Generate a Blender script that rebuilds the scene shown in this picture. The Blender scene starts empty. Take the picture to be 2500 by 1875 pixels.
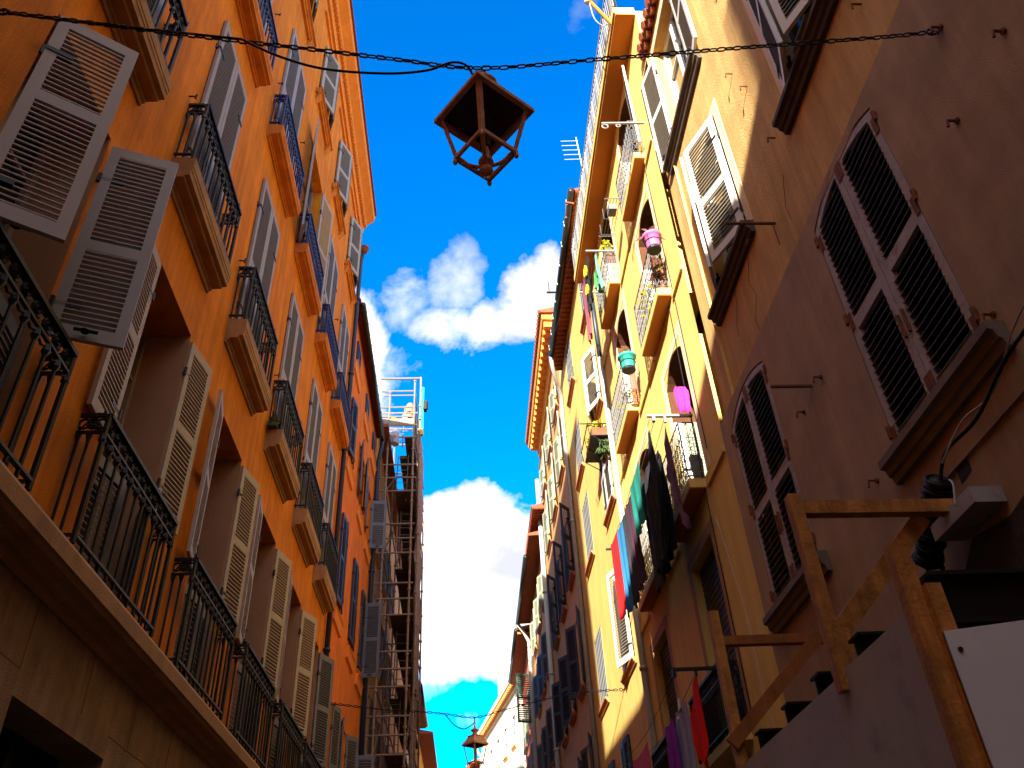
import bpy, bmesh, math, random
from math import sin, cos, pi, radians, sqrt, atan2
from mathutils import Matrix, Vector
random.seed(7)
scene = bpy.context.scene
COL = scene.collection

# ------------------------------------------------------------------ camera
CAMR = Matrix([[0.998104, 0.012441, -0.060275], [-0.0406, -0.602948, -0.796747], [-0.046255, 0.797684, -0.6013]])
cam = bpy.data.cameras.new('camera')
cam.sensor_width = 36.0
cam.lens = 29.3894
cam.clip_start = 0.05
cam.clip_end = 3000
camo = bpy.data.objects.new('camera', cam)
COL.objects.link(camo)
camo.matrix_world = Matrix.Translation((0, 0, 1.6)) @ CAMR.to_4x4()
scene.camera = camo

# ------------------------------------------------------------------ sky, sun, exposure
SUN_EL = math.atan(1.03 / 3.162)
SUN_DIR = Vector((1.0, 3.0, -1.03)).normalized()          # direction the light travels
world = bpy.data.worlds.new('World')
scene.world = world
world.use_nodes = True
wn, wl = world.node_tree.nodes, world.node_tree.links
wn.clear()
def WN(t, **kw):
    n = wn.new(t)
    for k, v in kw.items(): setattr(n, k, v)
    return n
out = WN('ShaderNodeOutputWorld'); bg = WN('ShaderNodeBackground')
bg.inputs['Strength'].default_value = 0.105
sky = WN('ShaderNodeTexSky', sky_type='NISHITA', sun_disc=False, sun_elevation=SUN_EL,
         sun_rotation=radians(198.4), altitude=0, air_density=1.0, dust_density=0.3, ozone_density=2.0)
hs = WN('ShaderNodeHueSaturation')
hs.inputs['Saturation'].default_value = 1.85
hs.inputs['Hue'].default_value = 0.515
hs.inputs['Value'].default_value = 0.90
tc = WN('ShaderNodeTexCoord')
wl.new(sky.outputs[0], hs.inputs['Color'])
def math_(op, a, b=None, clamp=False):
    n = WN('ShaderNodeMath', operation=op, use_clamp=clamp)
    for i, v in enumerate((a, b)):
        if v is None: continue
        if isinstance(v, (int, float)): n.inputs[i].default_value = v
        else: wl.new(v, n.inputs[i])
    return n.outputs[0]
nz = WN('ShaderNodeTexNoise'); nz.inputs['Scale'].default_value = 7.0; nz.inputs['Detail'].default_value = 9
nz.inputs['Roughness'].default_value = 0.58; nz.inputs['Distortion'].default_value = 0.25
wl.new(tc.outputs['Generated'], nz.inputs['Vector'])
nsig = math_('SUBTRACT', nz.outputs['Fac'], 0.5)
# each cloud is a soft lump about a compass direction: (direction, half width, half height, density)
CLOUDS = [((0.0441, 0.9204, 0.3884), (0.0, 0.0, 1.0), 0.1135, 0.1246, 3, 3.2), ((-0.0229, 0.9292, 0.3689), (0.0, 0.0, 1.0), 0.0692, 0.0886, 2.6, 3.2), ((-0.0004, 0.8883, 0.4593), (0.0, 0.0, 1.0), 0.0692, 0.0471, 2.6, 3.5), ((0.0292, 0.9454, 0.3246), (0.0, 0.0, 1.0), 0.0969, 0.0415, 2.4, 4), ((0.066, 0.7514, 0.6566), (-0.297, -0.613, 0.732), 0.0886, 0.0343, 1.0, 8), ((0.11, 0.7266, 0.6782), (0.0, 0.0, 1.0), 0.0609, 0.0526, 1.2, 7), ((-0.0105, 0.7192, 0.6947), (0.432, -0.623, 0.652), 0.0332, 0.0415, 0.42, 9), ((-0.0222, 0.7542, 0.6563), (0.0, 0.0, 1.0), 0.0443, 0.0249, 0.7, 9), ((-0.0787, 0.728, 0.6811), (0.695, -0.45, 0.561), 0.0471, 0.0498, 0.45, 10), ((-0.1097, 0.7789, 0.6175), (-0.053, -0.625, 0.779), 0.0332, 0.1163, 1.0, 8), ((0.1262, 0.505, 0.8538), (-0.035, -0.858, 0.513), 0.0332, 0.0609, 0.13, 11), ((0.0124, 0.963, 0.2691), (0.0, 0.0, 1.0), 0.0332, 0.0166, 0.3, 9), ((-0.0234, 0.9543, 0.298), (0.0, 0.0, 1.0), 0.0443, 0.0222, 0.4, 9), ((-0.0964, 0.7835, 0.6139), (0.0, 0.0, 1.0), 0.0554, 0.0332, 0.5, 9), ((-0.1, -0.75, 0.72), (0, 0, 1), 0.6, 0.35, 3, 6), ((0.1, -0.45, 0.9), (0, 0, 1), 0.5, 0.3, 3, 6), ((0.0, -0.12, 1.0), (0, 1, 0), 0.75, 0.4, 4, 4), ((0.85, 0.0, 0.6), (0, 0, 1), 0.5, 0.4, 4, 4), ((-0.85, -0.1, 0.6), (0, 0, 1), 0.5, 0.35, 4, 4), ((0.7, -0.3, 0.7), (0, 0, 1), 0.3, 0.3, 2, 7), ((-0.7, -0.2, 0.75), (0, 0, 1), 0.28, 0.3, 2, 7)]  # closing entries: unseen clouds overhead, beside and behind, added for fill light
total = None
for (dv, up, wd, ht, dens, amp) in CLOUDS:
    dv = Vector(dv).normalized()
    side = dv.cross(Vector(up)).normalized(); upv = side.cross(dv).normalized()
    def dot(v):
        n = WN('ShaderNodeVectorMath', operation='DOT_PRODUCT'); wl.new(tc.outputs['Generated'], n.inputs[0])
        n.inputs[1].default_value = v; return n.outputs['Value']
    a = math_('DIVIDE', dot(side), wd); b = math_('DIVIDE', dot(upv), ht)
    r2 = math_('ADD', math_('MULTIPLY', a, a), math_('MULTIPLY', b, b))
    fwd = math_('GREATER_THAN', dot(dv), 0.0)
    m = math_('SUBTRACT', 1.0, r2)
    m = math_('ADD', m, math_('MULTIPLY', nsig, amp))
    m = math_('MULTIPLY', math_('MULTIPLY', m, dens, True), fwd)
    total = m if total is None else math_('MAXIMUM', total, m)
nz2 = WN('ShaderNodeTexNoise'); nz2.inputs['Scale'].default_value = 8.0; nz2.inputs['Detail'].default_value = 6
wl.new(tc.outputs['Generated'], nz2.inputs['Vector'])
ramp = WN('ShaderNodeValToRGB')
ramp.color_ramp.elements[0].position = 0.36; ramp.color_ramp.elements[0].color = (1.5, 1.52, 1.7, 1)
ramp.color_ramp.elements[1].position = 0.55; ramp.color_ramp.elements[1].color = (3.0, 2.9, 2.8, 1)
wl.new(nz2.outputs['Fac'], ramp.inputs[0])
mix = WN('ShaderNodeMix', data_type='RGBA')
wl.new(total, mix.inputs[0]); wl.new(hs.outputs[0], mix.inputs[6]); wl.new(ramp.outputs[0], mix.inputs[7])
wl.new(mix.outputs[2], bg.inputs['Color']); wl.new(bg.outputs[0], out.inputs['Surface'])

sun = bpy.data.lights.new('sun', 'SUN')
sun.energy = 3.9; sun.angle = radians(0.5); sun.color = (1.0, 0.93, 0.80)
suno = bpy.data.objects.new('sun', sun); COL.objects.link(suno)
suno.rotation_euler = SUN_DIR.to_track_quat('-Z', 'Y').to_euler()
scene.view_settings.view_transform = 'Standard'
scene.view_settings.look = 'None'
scene.view_settings.exposure = 2.5
scene.view_settings.gamma = 1.0
scene.cycles.max_bounces = 8
scene.cycles.diffuse_bounces = 5

# ------------------------------------------------------------------ materials
MATS = {}
def mat(name, color, rough=0.8, metal=0.0, var=0.12, scale=3.0, bump=0.0, bscale=60.0, streak=0.0,
        stain=None, stain_amt=0.0, stain_scale=0.8, spec=0.3):
    if name in MATS: return MATS[name]
    m = bpy.data.materials.new(name); m.use_nodes = True
    nt = m.node_tree; N, K = nt.nodes, nt.links
    p = N['Principled BSDF']
    p.inputs['Roughness'].default_value = rough; p.inputs['Metallic'].default_value = metal
    p.inputs['Specular IOR Level'].default_value = spec
    t = N.new('ShaderNodeTexCoord')
    n1 = N.new('ShaderNodeTexNoise'); n1.inputs['Scale'].default_value = scale; n1.inputs['Detail'].default_value = 8
    n1.inputs['Roughness'].default_value = 0.65
    K.new(t.outputs['Object'], n1.inputs['Vector'])
    r = N.new('ShaderNodeValToRGB'); e = r.color_ramp.elements
    e[0].position = 0.3; e[1].position = 0.7
    e[0].color = [max(0, c * (1 - var)) for c in color] + [1]
    e[1].color = [min(1, c * (1 + var * .6)) for c in color] + [1]
    K.new(n1.outputs['Fac'], r.inputs[0])
    c = r.outputs[0]
    if streak or stain_amt:
        if streak:
            mp = N.new('ShaderNodeMapping'); mp.inputs['Scale'].default_value = (2.2, 2.2, 0.16)
            K.new(t.outputs['Object'], mp.inputs['Vector'])
            n2 = N.new('ShaderNodeTexNoise'); n2.inputs['Scale'].default_value = 2.4; n2.inputs['Detail'].default_value = 7
            n2.inputs['Roughness'].default_value = .7
            K.new(mp.outputs[0], n2.inputs['Vector'])
            rr = N.new('ShaderNodeValToRGB'); rr.color_ramp.elements[0].position = .38; rr.color_ramp.elements[1].position = .68
            rr.color_ramp.elements[0].color = (1 - streak, (1 - streak) * .97, (1 - streak) * .95, 1); rr.color_ramp.elements[1].color = (1, 1, 1, 1)
            K.new(n2.outputs['Fac'], rr.inputs[0])
            mx = N.new('ShaderNodeMix'); mx.data_type = 'RGBA'; mx.blend_type = 'MULTIPLY'; mx.inputs[0].default_value = 1
            K.new(c, mx.inputs[6]); K.new(rr.outputs[0], mx.inputs[7]); c = mx.outputs[2]
        if stain_amt:
            n3 = N.new('ShaderNodeTexNoise'); n3.inputs['Scale'].default_value = stain_scale; n3.inputs['Detail'].default_value = 10
            n3.inputs['Roughness'].default_value = .72
            K.new(t.outputs['Object'], n3.inputs['Vector'])
            r3 = N.new('ShaderNodeValToRGB'); r3.color_ramp.elements[0].position = .52; r3.color_ramp.elements[1].position = .72
            r3.color_ramp.elements[0].color = (0, 0, 0, 1); r3.color_ramp.elements[1].color = (stain_amt,) * 3 + (1,)
            K.new(n3.outputs['Fac'], r3.inputs[0])
            mx = N.new('ShaderNodeMix'); mx.data_type = 'RGBA'
            K.new(r3.outputs[0], mx.inputs[0]); K.new(c, mx.inputs[6]); mx.inputs[7].default_value = tuple(stain) + (1,)
            c = mx.outputs[2]
    K.new(c, p.inputs['Base Color'])
    if bump:
        nb = N.new('ShaderNodeTexNoise'); nb.inputs['Scale'].default_value = bscale; nb.inputs['Detail'].default_value = 5
        K.new(t.outputs['Object'], nb.inputs['Vector'])
        b = N.new('ShaderNodeBump'); b.inputs['Strength'].default_value = bump; b.inputs['Distance'].default_value = 0.02
        K.new(nb.outputs['Fac'], b.inputs['Height']); K.new(b.outputs[0], p.inputs['Normal'])
    MATS[name] = m
    return m
def glass_mat():
    if 'dark_glass' in MATS: return MATS['dark_glass']
    m = mat('dark_glass', (.012, .014, .016), rough=.12, var=.2, spec=.5); return m

M = dict(
 orange=mat('orange_stucco', (.92, .275, .003), .9, var=.24, scale=1.3, bump=.45, bscale=70, streak=.32, stain=(.52, .12, .006), stain_amt=.7),
 orange2=mat('deep_orange_stucco', (.90, .22, .004), .9, var=.2, scale=1.4, bump=.2, bscale=90, streak=.22, stain=(.4, .07, .01), stain_amt=.35),
 ochre=mat('ochre_stucco', (.72, .34, .07), .9, var=.15, scale=1.2, bump=.2, streak=.2),
 pink=mat('pink_render', (.51, .325, .185), .92, var=.26, scale=1.6, bump=.8, bscale=170, streak=.18, stain=(.40, .215, .085), stain_amt=.75, stain_scale=.4),
 peach=mat('peach_stucco', (.71, .43, .15), .9, var=.22, scale=1.3, bump=.5, bscale=70, streak=.3, stain=(.42, .2, .08), stain_amt=.35),
 yellow=mat('yellow_stucco', (.82, .57, .17), .9, var=.12, scale=1.2, bump=.4, bscale=60, streak=.16),
 cream=mat('cream_yellow_stucco', (.74, .49, .13), .9, var=.12, scale=1.2, bump=.35, streak=.18),
 surround=mat('pale_surround_paint', (.76, .58, .36), .85, var=.06, scale=3, bump=.1),
 beige=mat('beige_stucco', (.56, .29, .10), .9, var=.10, scale=1.4, bump=.2, streak=.12),
 redwall=mat('red_stucco', (.50, .10, .035), .9, var=.14, scale=1.2, bump=.2, streak=.15),
 whitewall=mat('white_stucco', (.70, .62, .48), .9, var=.06, scale=1.0, bump=.1, streak=.08),
 stone=mat('brown_stone', (.42, .27, .165), .92, var=.34, scale=2.6, bump=.6, bscale=90, streak=.35, stain=(.13, .075, .045), stain_amt=.7),
 ledge=mat('ledge_stone', (.46, .25, .10), .9, var=.18, scale=3.0, bump=.35, bscale=60, streak=.2, stain=(.2, .1, .05), stain_amt=.5, stain_scale=2),
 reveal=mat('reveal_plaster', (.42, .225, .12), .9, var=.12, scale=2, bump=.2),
 grey=mat('grey_shutter_paint', (.36, .335, .32), .55, var=.07, scale=5, bump=.05),
 greydark=mat('slate_shutter_paint', (.15, .155, .18), .55, var=.1, scale=5),
 taupe=mat('taupe_shutter_paint', (.42, .335, .255), .55, var=.08, scale=5),
 navy=mat('navy_shutter_paint', (.035, .05, .09), .5, var=.15, scale=5),
 green=mat('dark_green_shutter_paint', (.03, .06, .045), .5, var=.15),
 sage=mat('sage_shutter_paint', (.27, .28, .19), .6, var=.1),
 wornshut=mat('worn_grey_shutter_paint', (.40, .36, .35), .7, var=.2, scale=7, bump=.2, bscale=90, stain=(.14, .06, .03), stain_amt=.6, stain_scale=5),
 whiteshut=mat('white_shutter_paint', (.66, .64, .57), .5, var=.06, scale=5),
 iron=mat('black_iron', (.010, .011, .016), .5, metal=0, var=.3, scale=12, spec=.3),
 blueiron=mat('navy_iron', (.015, .03, .12), .45, metal=.3, var=.3, scale=12, spec=.4),
 rust=mat('rusty_iron', (.20, .07, .03), .8, metal=.3, var=.4, scale=14, bump=.3),
 lantern=mat('rusty_lantern_copper', (.62, .34, .22), .6, metal=.15, var=.35, scale=14, bump=.15, bscale=80, stain=(.30, .22, .17), stain_amt=.5, stain_scale=6),
 lantin=mat('lantern_inner_enamel', (.05, .04, .035), .8, var=.3, scale=10),
 whiteiron=mat('white_iron', (.14, .14, .145), .5, var=.06, scale=10),
 wood=mat('new_timber', (.78, .34, .08), .75, var=.4, scale=11, bump=.4, bscale=50, streak=.55, stain=(.20, .09, .03), stain_amt=.35, stain_scale=5),
 darkwood=mat('dark_timber', (.40, .14, .035), .8, var=.3, scale=7, bump=.2, streak=.35),
 steel=mat('dark_steel_beam', (.018, .017, .018), .6, metal=.4, var=.3, scale=10),
 boardgrey=mat('grey_hoarding_sheet', (.40, .385, .39), .7, var=.16, scale=1.8, stain=(.1, .09, .09), stain_amt=.5, stain_scale=2.5),
 boardwhite=mat('white_hoarding_sheet', (.72, .75, .88), .6, var=.06, scale=2),
 tile=mat('terracotta_tile', (.27, .07, .03), .85, var=.3, scale=9, bump=.2),
 soffit=mat('orange_brown_soffit', (.50, .17, .02), .85, var=.08, scale=2),  # orange-brown, darker than the yellow slabs
 zinc=mat('zinc_pipe', (.34, .32, .29), .5, metal=.25, var=.12, scale=8),
 navypipe=mat('dark_navy_pipe', (.02, .03, .06), .45, metal=.3, var=.2, scale=8, spec=.5),
 blackpipe=mat('black_pipe', (.02, .02, .022), .4, metal=.3, var=.2, scale=8, spec=.5),
 whitepipe=mat('white_pipe', (.42, .40, .36), .5, var=.08),
 scaff=mat('scaffold_steel', (.32, .21, .145), .6, metal=.4, var=.3, scale=9, spec=.4),
 scaffpale=mat('scaffold_galvanised', (.22, .185, .155), .5, metal=.4, var=.2, scale=9),
 deck=mat('scaffold_deck', (.12, .075, .05), .85, var=.3, scale=6),
 net=mat('pink_debris_net', (.42, .26, .21), .9, var=.15, scale=6),
 rubber=mat('black_cable', (.008, .008, .01), .6, var=.2),
 greycable=mat('grey_cable', (.45, .45, .45), .6, var=.1),
 black=mat('black_cloth', (.012, .012, .014), .95, var=.3, scale=8),
 plum=mat('plum_cloth', (.15, .07, .13), .95, var=.15, scale=8),
 red=mat('red_cloth', (.75, .012, .012), .9, var=.12, scale=8),
 teal=mat('teal_cloth', (.01, .20, .16), .9, var=.15, scale=8),
 blue=mat('blue_cloth', (.02, .17, .38), .9, var=.15, scale=8),
 darkblue=mat('navy_cloth', (.015, .02, .06), .95, var=.15, scale=8),
 charcoal=mat('charcoal_cloth', (.03, .028, .035), .95, var=.2, scale=8),
 maroon=mat('maroon_cloth', (.20, .05, .07), .95, var=.15, scale=8),
 rose=mat('pink_cloth', (.62, .10, .25), .9, var=.2, scale=12),
 purple=mat('purple_cloth', (.22, .03, .40), .9, var=.15, scale=8),
 lavender=mat('grey_blue_cloth', (.30, .30, .48), .9, var=.12, scale=8),
 greencloth=mat('green_cloth', (.05, .25, .07), .9, var=.15, scale=8),
 seacloth=mat('pale_green_cloth', (.14, .36, .26), .9, var=.15, scale=8),
 yellowprint=mat('yellow_print', (.80, .48, .02), .9, var=.1),
 pinkpot=mat('pink_plastic', (.55, .14, .36), .5, var=.08, spec=.5),
 tealpot=mat('teal_plastic', (.03, .33, .27), .5, var=.08, spec=.5),
 magenta=mat('magenta_towel', (.70, .03, .33), .95, var=.25, scale=25, bump=.5, bscale=120),
 leaf=mat('leaf_green', (.06, .10, .03), .6, var=.4, scale=20),
 leafyel=mat('leaf_yellow_green', (.36, .34, .02), .6, var=.4, scale=20),
 leafred=mat('leaf_dark_red', (.12, .03, .03), .6, var=.4, scale=20),
 asphalt=mat('asphalt', (.06, .055, .05), .9, var=.2, scale=4),
 mint=mat('turquoise_hoist_paint', (.03, .55, .42), .5, var=.1),
 yellowplastic=mat('yellow_plastic', (.75, .48, .03), .5, var=.08),
 sack=mat('brown_sack', (.28, .17, .13), .9, var=.3, scale=14, bump=.4),
 slatwhite=mat('shaded_slat_paint', (.20, .17, .13), .7, var=.15), slatdark=mat('shaded_worn_slat_paint', (.09, .082, .078), .7, var=.3), barwhite=mat('pale_bar_paint', (.26, .255, .24), .6, var=.1), slatbrown=mat('brown_slat_paint', (.25, .13, .06), .7, var=.15),  # white and worn shutter slats darkened with painted-in underside shade
 glass=glass_mat(), frame=mat('window_frame_wood', (.35, .25, .18), .6, var=.15),
 tarp=mat('clear_tarpaulin', (.75, .75, .80), .3, var=.05),
)

# ------------------------------------------------------------------ mesh helpers
XL, XR = -2.8, 3.1
LMAP = lambda u, v, w: (XL + w, u, v)
RMAP = lambda u, v, w: (XR - w, u, v)
IDM = lambda u, v, w: (u, v, w)
class MB:
    def __init__(s, mp=IDM): s.v, s.f, s.m, s.mp, s.mi = [], [], [], mp, 0
    def add(s, vs, fs):
        k = len(s.v); s.v += [s.mp(*p) for p in vs]; s.f += [tuple(i + k for i in f) for f in fs]; s.m += [s.mi] * len(fs)
    def box(s, a, b):
        x0, y0, z0 = a; x1, y1, z1 = b
        s.add([(x0, y0, z0), (x1, y0, z0), (x1, y1, z0), (x0, y1, z0), (x0, y0, z1), (x1, y0, z1), (x1, y1, z1), (x0, y1, z1)],
              [(0, 3, 2, 1), (4, 5, 6, 7), (0, 1, 5, 4), (1, 2, 6, 5), (2, 3, 7, 6), (3, 0, 4, 7)])
    def bar(s, p, q, wa, wb=None, up=(0, 0, 1)):
        """square bar from p to q, section wa x wb"""
        wb = wb or wa
        p, q = Vector(p), Vector(q); d = (q - p).normalized(); up = Vector(up)
        if abs(d.dot(up)) > .98: up = Vector((0, 1, 0)) if abs(d.y) < .9 else Vector((1, 0, 0))
        a = d.cross(up).normalized() * wa / 2; b = a.cross(d).normalized() * wb / 2
        vs = [tuple(c + i * a + j * b) for c in (p, q) for i, j in ((-1, -1), (1, -1), (1, 1), (-1, 1))]
        s.add(vs, [(0, 3, 2, 1), (4, 5, 6, 7), (0, 1, 5, 4), (1, 2, 6, 5), (2, 3, 7, 6), (3, 0, 4, 7)])
    def tube(s, pts, r, n=6, closed=False, cap=True):
        pts = [Vector(p) for p in pts]; L = len(pts); vs, fs = [], []; prev = None
        for i, p in enumerate(pts):
            if closed: d = pts[(i + 1) % L] - pts[i - 1]
            else: d = pts[min(i + 1, L - 1)] - pts[max(i - 1, 0)]
            d.normalize()
            if prev is None:
                a = d.cross(Vector((0, 0, 1)))
                if a.length < .1: a = d.cross(Vector((1, 0, 0)))
            else: a = prev - d * prev.dot(d)
            a.normalize(); prev = a; b = d.cross(a)
            rr = r[i] if isinstance(r, (list, tuple)) else r
            vs += [tuple(p + rr * (cos(2 * pi * k / n) * a + sin(2 * pi * k / n) * b)) for k in range(n)]
        for i in range(L if closed else L - 1):
            j = (i + 1) % L
            fs += [(i * n + k, i * n + (k + 1) % n, j * n + (k + 1) % n, j * n + k) for k in range(n)]
        if cap and not closed: fs += [tuple(range(n))[::-1], tuple((L - 1) * n + k for k in range(n))]
        s.add(vs, fs)
    def ring(s, c, r, t, ax1, ax2, n=10, m=4):
        c, a, b = Vector(c), Vector(ax1), Vector(ax2)
        s.tube([c + r * (cos(2 * pi * k / n) * a + sin(2 * pi * k / n) * b) for k in range(n)], t, m, True)
    def lathe(s, prof, c=(0, 0, 0), n=16):
        vs, fs = [], []
        for r, z in prof: vs += [(c[0] + r * cos(2 * pi * k / n), c[1] + r * sin(2 * pi * k / n), c[2] + z) for k in range(n)]
        for i in range(len(prof) - 1):
            fs += [(i * n + k, i * n + (k + 1) % n, (i + 1) * n + (k + 1) % n, (i + 1) * n + k) for k in range(n)]
        fs += [tuple(range(n))[::-1], tuple((len(prof) - 1) * n + k for k in range(n))]
        s.add(vs, fs)
    def extr(s, prof, u0, u1):
        """profile of (w, v) pairs pushed along u"""
        n = len(prof)
        s.add([(u, v, w) for u in (u0, u1) for (w, v) in prof],
              [tuple(range(n))[::-1], tuple(range(n, 2 * n))] + [(i, (i + 1) % n, n + (i + 1) % n, n + i) for i in range(n)])
    def prism(s, poly, w0, w1):
        n = len(poly)
        s.add([(u, v, w) for w in (w0, w1) for (u, v) in poly],
              [tuple(range(n))[::-1], tuple(range(n, 2 * n))] + [(i, (i + 1) % n, n + (i + 1) % n, n + i) for i in range(n)])
    def mesh(s, name, mats, smooth=False, off=(0, 0, 0), recalc=True):
        me = bpy.data.meshes.new(name)
        me.from_pydata([(x - off[0], y - off[1], z - off[2]) for x, y, z in s.v], [], s.f)
        for m in (mats if isinstance(mats, (list, tuple)) else [mats]): me.materials.append(m)
        if isinstance(mats, (list, tuple)): me.polygons.foreach_set('material_index', s.m)
        if recalc:
            bm = bmesh.new(); bm.from_mesh(me); bmesh.ops.recalc_face_normals(bm, faces=bm.faces); bm.to_mesh(me); bm.free()
        if smooth: me.polygons.foreach_set('use_smooth', [True] * len(me.polygons))
        me.update(); return me
ORG = {}
def link(name, me, parent=None, loc=None, rotz=0.0, kind=None):
    """loc is a world position (parents are never rotated unless they are instances, whose children sit at zero)"""
    o = bpy.data.objects.new(name, me); COL.objects.link(o)
    if parent is not None:
        o.parent = parent
        if loc is not None:
            po = ORG[parent.name]; o.location = (loc[0] - po[0], loc[1] - po[1], loc[2] - po[2])
    elif loc is not None: o.location = loc
    o.rotation_euler = (0, 0, rotz)
    ORG[o.name] = tuple(loc) if loc is not None else (ORG[parent.name] if parent is not None else (0, 0, 0))
    if kind: o['kind'] = kind
    return o
def pieces(name, bs, m, parent, smooth=False):
    for b in bs: part(name, b, m, parent, smooth)
def boxes(mp, name, lst, m, parent):
    for p, q in lst:
        b = MB(mp); b.box(p, q); part(name, b, m, parent)
def part(name, b, m, parent, smooth=False):
    return link(name, b.mesh(name, m, smooth, off=ORG[parent.name]), parent)
def thing(name, label, cat, loc, group=None):
    o = bpy.data.objects.new(name, None); COL.objects.link(o); o.location = loc; o.empty_display_size = .2
    ORG[o.name] = tuple(loc); o['label'] = label; o['category'] = cat
    if group: o['group'] = group
    return o
def single(name, b, m, label, cat, loc, group=None, smooth=False):
    o = link(name, b.mesh(name, m, smooth, off=loc), None, loc); o['label'] = label; o['category'] = cat
    if group: o['group'] = group
    return o
def struct(name, b, m):
    return link(name, b.mesh(name, m), None, None, kind='structure')

# ------------------------------------------------------------------ facade kit
def wall_panel(b, u0, u1, v0, v1, holes, depth=.22, w=0.0):
    us = sorted({u0, u1, *[x for h in holes for x in h[:2]]}); vs = sorted({v0, v1, *[x for h in holes for x in h[2:4]]})
    us = [u for u in us if u0 <= u <= u1]; vs = [v for v in vs if v0 <= v <= v1]
    for i in range(len(us) - 1):
        for j in range(len(vs) - 1):
            cu, cv = (us[i] + us[i + 1]) / 2, (vs[j] + vs[j + 1]) / 2
            if any(h[0] < cu < h[1] and h[2] < cv < h[3] for h in holes): continue
            b.add([(us[i], vs[j], w), (us[i + 1], vs[j], w), (us[i + 1], vs[j + 1], w), (us[i], vs[j + 1], w)], [(0, 1, 2, 3)])
    for a0, a1, c0, c1 in [h[:4] for h in holes]:
        for p, q in (((a0, c0), (a1, c0)), ((a1, c0), (a1, c1)), ((a1, c1), (a0, c1)), ((a0, c1), (a0, c0))):
            b.add([(p[0], p[1], w), (q[0], q[1], w), (q[0], q[1], w - depth), (p[0], p[1], w - depth)], [(0, 1, 2, 3)])
def body(b, u0, u1, v0, v1, w0=-.3, w1=-7.0):
    """the mass of the house behind its street wall: two ends, back and top"""
    b.add([(u0, v0, 0), (u0, v1, 0), (u0, v1, w1), (u0, v0, w1)], [(0, 1, 2, 3)])
    b.add([(u1, v0, 0), (u1, v1, 0), (u1, v1, w1), (u1, v0, w1)], [(0, 1, 2, 3)])
    b.add([(u0, v0, w1), (u1, v0, w1), (u1, v1, w1), (u0, v1, w1)], [(0, 1, 2, 3)])
    b.add([(u0, v1, 0), (u1, v1, 0), (u1, v1, w1), (u0, v1, w1)], [(0, 1, 2, 3)])
    b.add([(u0, v0, -.9), (u1, v0, -.9), (u1, v1, -.9), (u0, v1, -.9)], [(0, 1, 2, 3)])
def add_window(bld, mp, h, depth=.2, fr=None, leaves=2):
    u0, u1, v0, v1 = h[:4]
    b = MB(mp); t = .06; w0, w1 = -depth, -depth + .05
    b.box((u0, v0, w0), (u0 + t, v1, w1)); b.box((u1 - t, v0, w0), (u1, v1, w1))
    b.box((u0 + t, v0, w0), (u1 - t, v0 + t, w1)); b.box((u0 + t, v1 - t, w0), (u1 - t, v1, w1))
    c = (u0 + u1) / 2
    b.box((c - .045, v0 + t, w0), (c + .045, v1 - t, w1 + .01))
    n = max(2, int((v1 - v0) / .6))
    for k in range(1, n):
        v = v0 + (v1 - v0) * k / n
        b.box((u0 + t, v - .015, w0 + .01), (c - .045, v + .015, w1 - .008)); b.box((c + .045, v - .015, w0 + .01), (u1 - t, v + .015, w1 - .008))
    o = part('window', b, fr or M['frame'], bld)
    g = MB(mp); g.box((u0, v0, w0 - .02), (u1, v1, w0 + .004)); part('pane', g, M['glass'], o)
    return o
LEAF = {}
def leaf_mesh(side, W, H, m, pitch=.05, flip=False, mids=(.5,), st=.075, rail=.1, frame_t=.036, slope=.27):
    """louvred leaf: hinge on the local z axis, reaching +y, outer face towards side*x"""
    key = (side, round(W, 3), round(H, 3), m.name, pitch, flip, mids, st, slope)
    if key in LEAF: return LEAF[key]
    b = MB(); t = frame_t; s = side * (-1 if flip else 1)
    x0, x1 = (0, t) if s > 0 else (-t, 0)
    b.box((x0, 0, 0), (x1, st, H)); b.box((x0, W - st, 0), (x1, W, H))
    edges = [0.0] + [H * q for q in mids] + [H]
    for i, e in enumerate(edges):
        lo, hi = (e, e + rail * 1.1) if i == 0 else ((e - rail, e) if i == len(edges) - 1 else (e - rail * .5, e + rail * .5))
        b.box((x0, st, lo), (x1, W - st, hi))
    cx = (x0 + x1) / 2; b.mi = 1
    for i in range(len(edges) - 1):
        lo = edges[i] + (rail * 1.1 if i == 0 else rail * .5); hi = edges[i + 1] - (rail if i == len(edges) - 2 else rail * .5)
        n = max(3, int(round((hi - lo) / pitch))); p = (hi - lo) / n
        dx = t * .52; dz = p * slope
        for k in range(n):
            zc = lo + (k + .5) * p
            ox = dx * s                                  # outer edge hangs low
            th = p * .11
            b.add([(cx + ox, st, zc - dz - th), (cx + ox, W - st, zc - dz - th), (cx - ox, W - st, zc + dz - th), (cx - ox, st, zc + dz - th),
                   (cx + ox, st, zc - dz + th), (cx + ox, W - st, zc - dz + th), (cx - ox, W - st, zc + dz + th), (cx - ox, st, zc + dz + th)],
                  [(0, 3, 2, 1), (4, 5, 6, 7), (0, 1, 5, 4), (1, 2, 6, 5), (2, 3, 7, 6), (3, 0, 4, 7)])
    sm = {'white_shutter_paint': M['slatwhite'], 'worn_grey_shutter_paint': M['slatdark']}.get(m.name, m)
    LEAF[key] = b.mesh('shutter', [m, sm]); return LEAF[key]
HW = {}
def hinge_mesh(H, side):
    key = (round(H, 2), side)
    if key not in HW:
        b = MB()
        b.tube([(0, -.012, -.045), (0, -.012, .045)], .016, 6)
        b.box((min(0, side * .044), 0, -.018), (max(0, side * .044), .17, .018))
        HW[key] = b.mesh('hinge', M['iron'])
    return HW[key]
LT = {}
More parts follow.
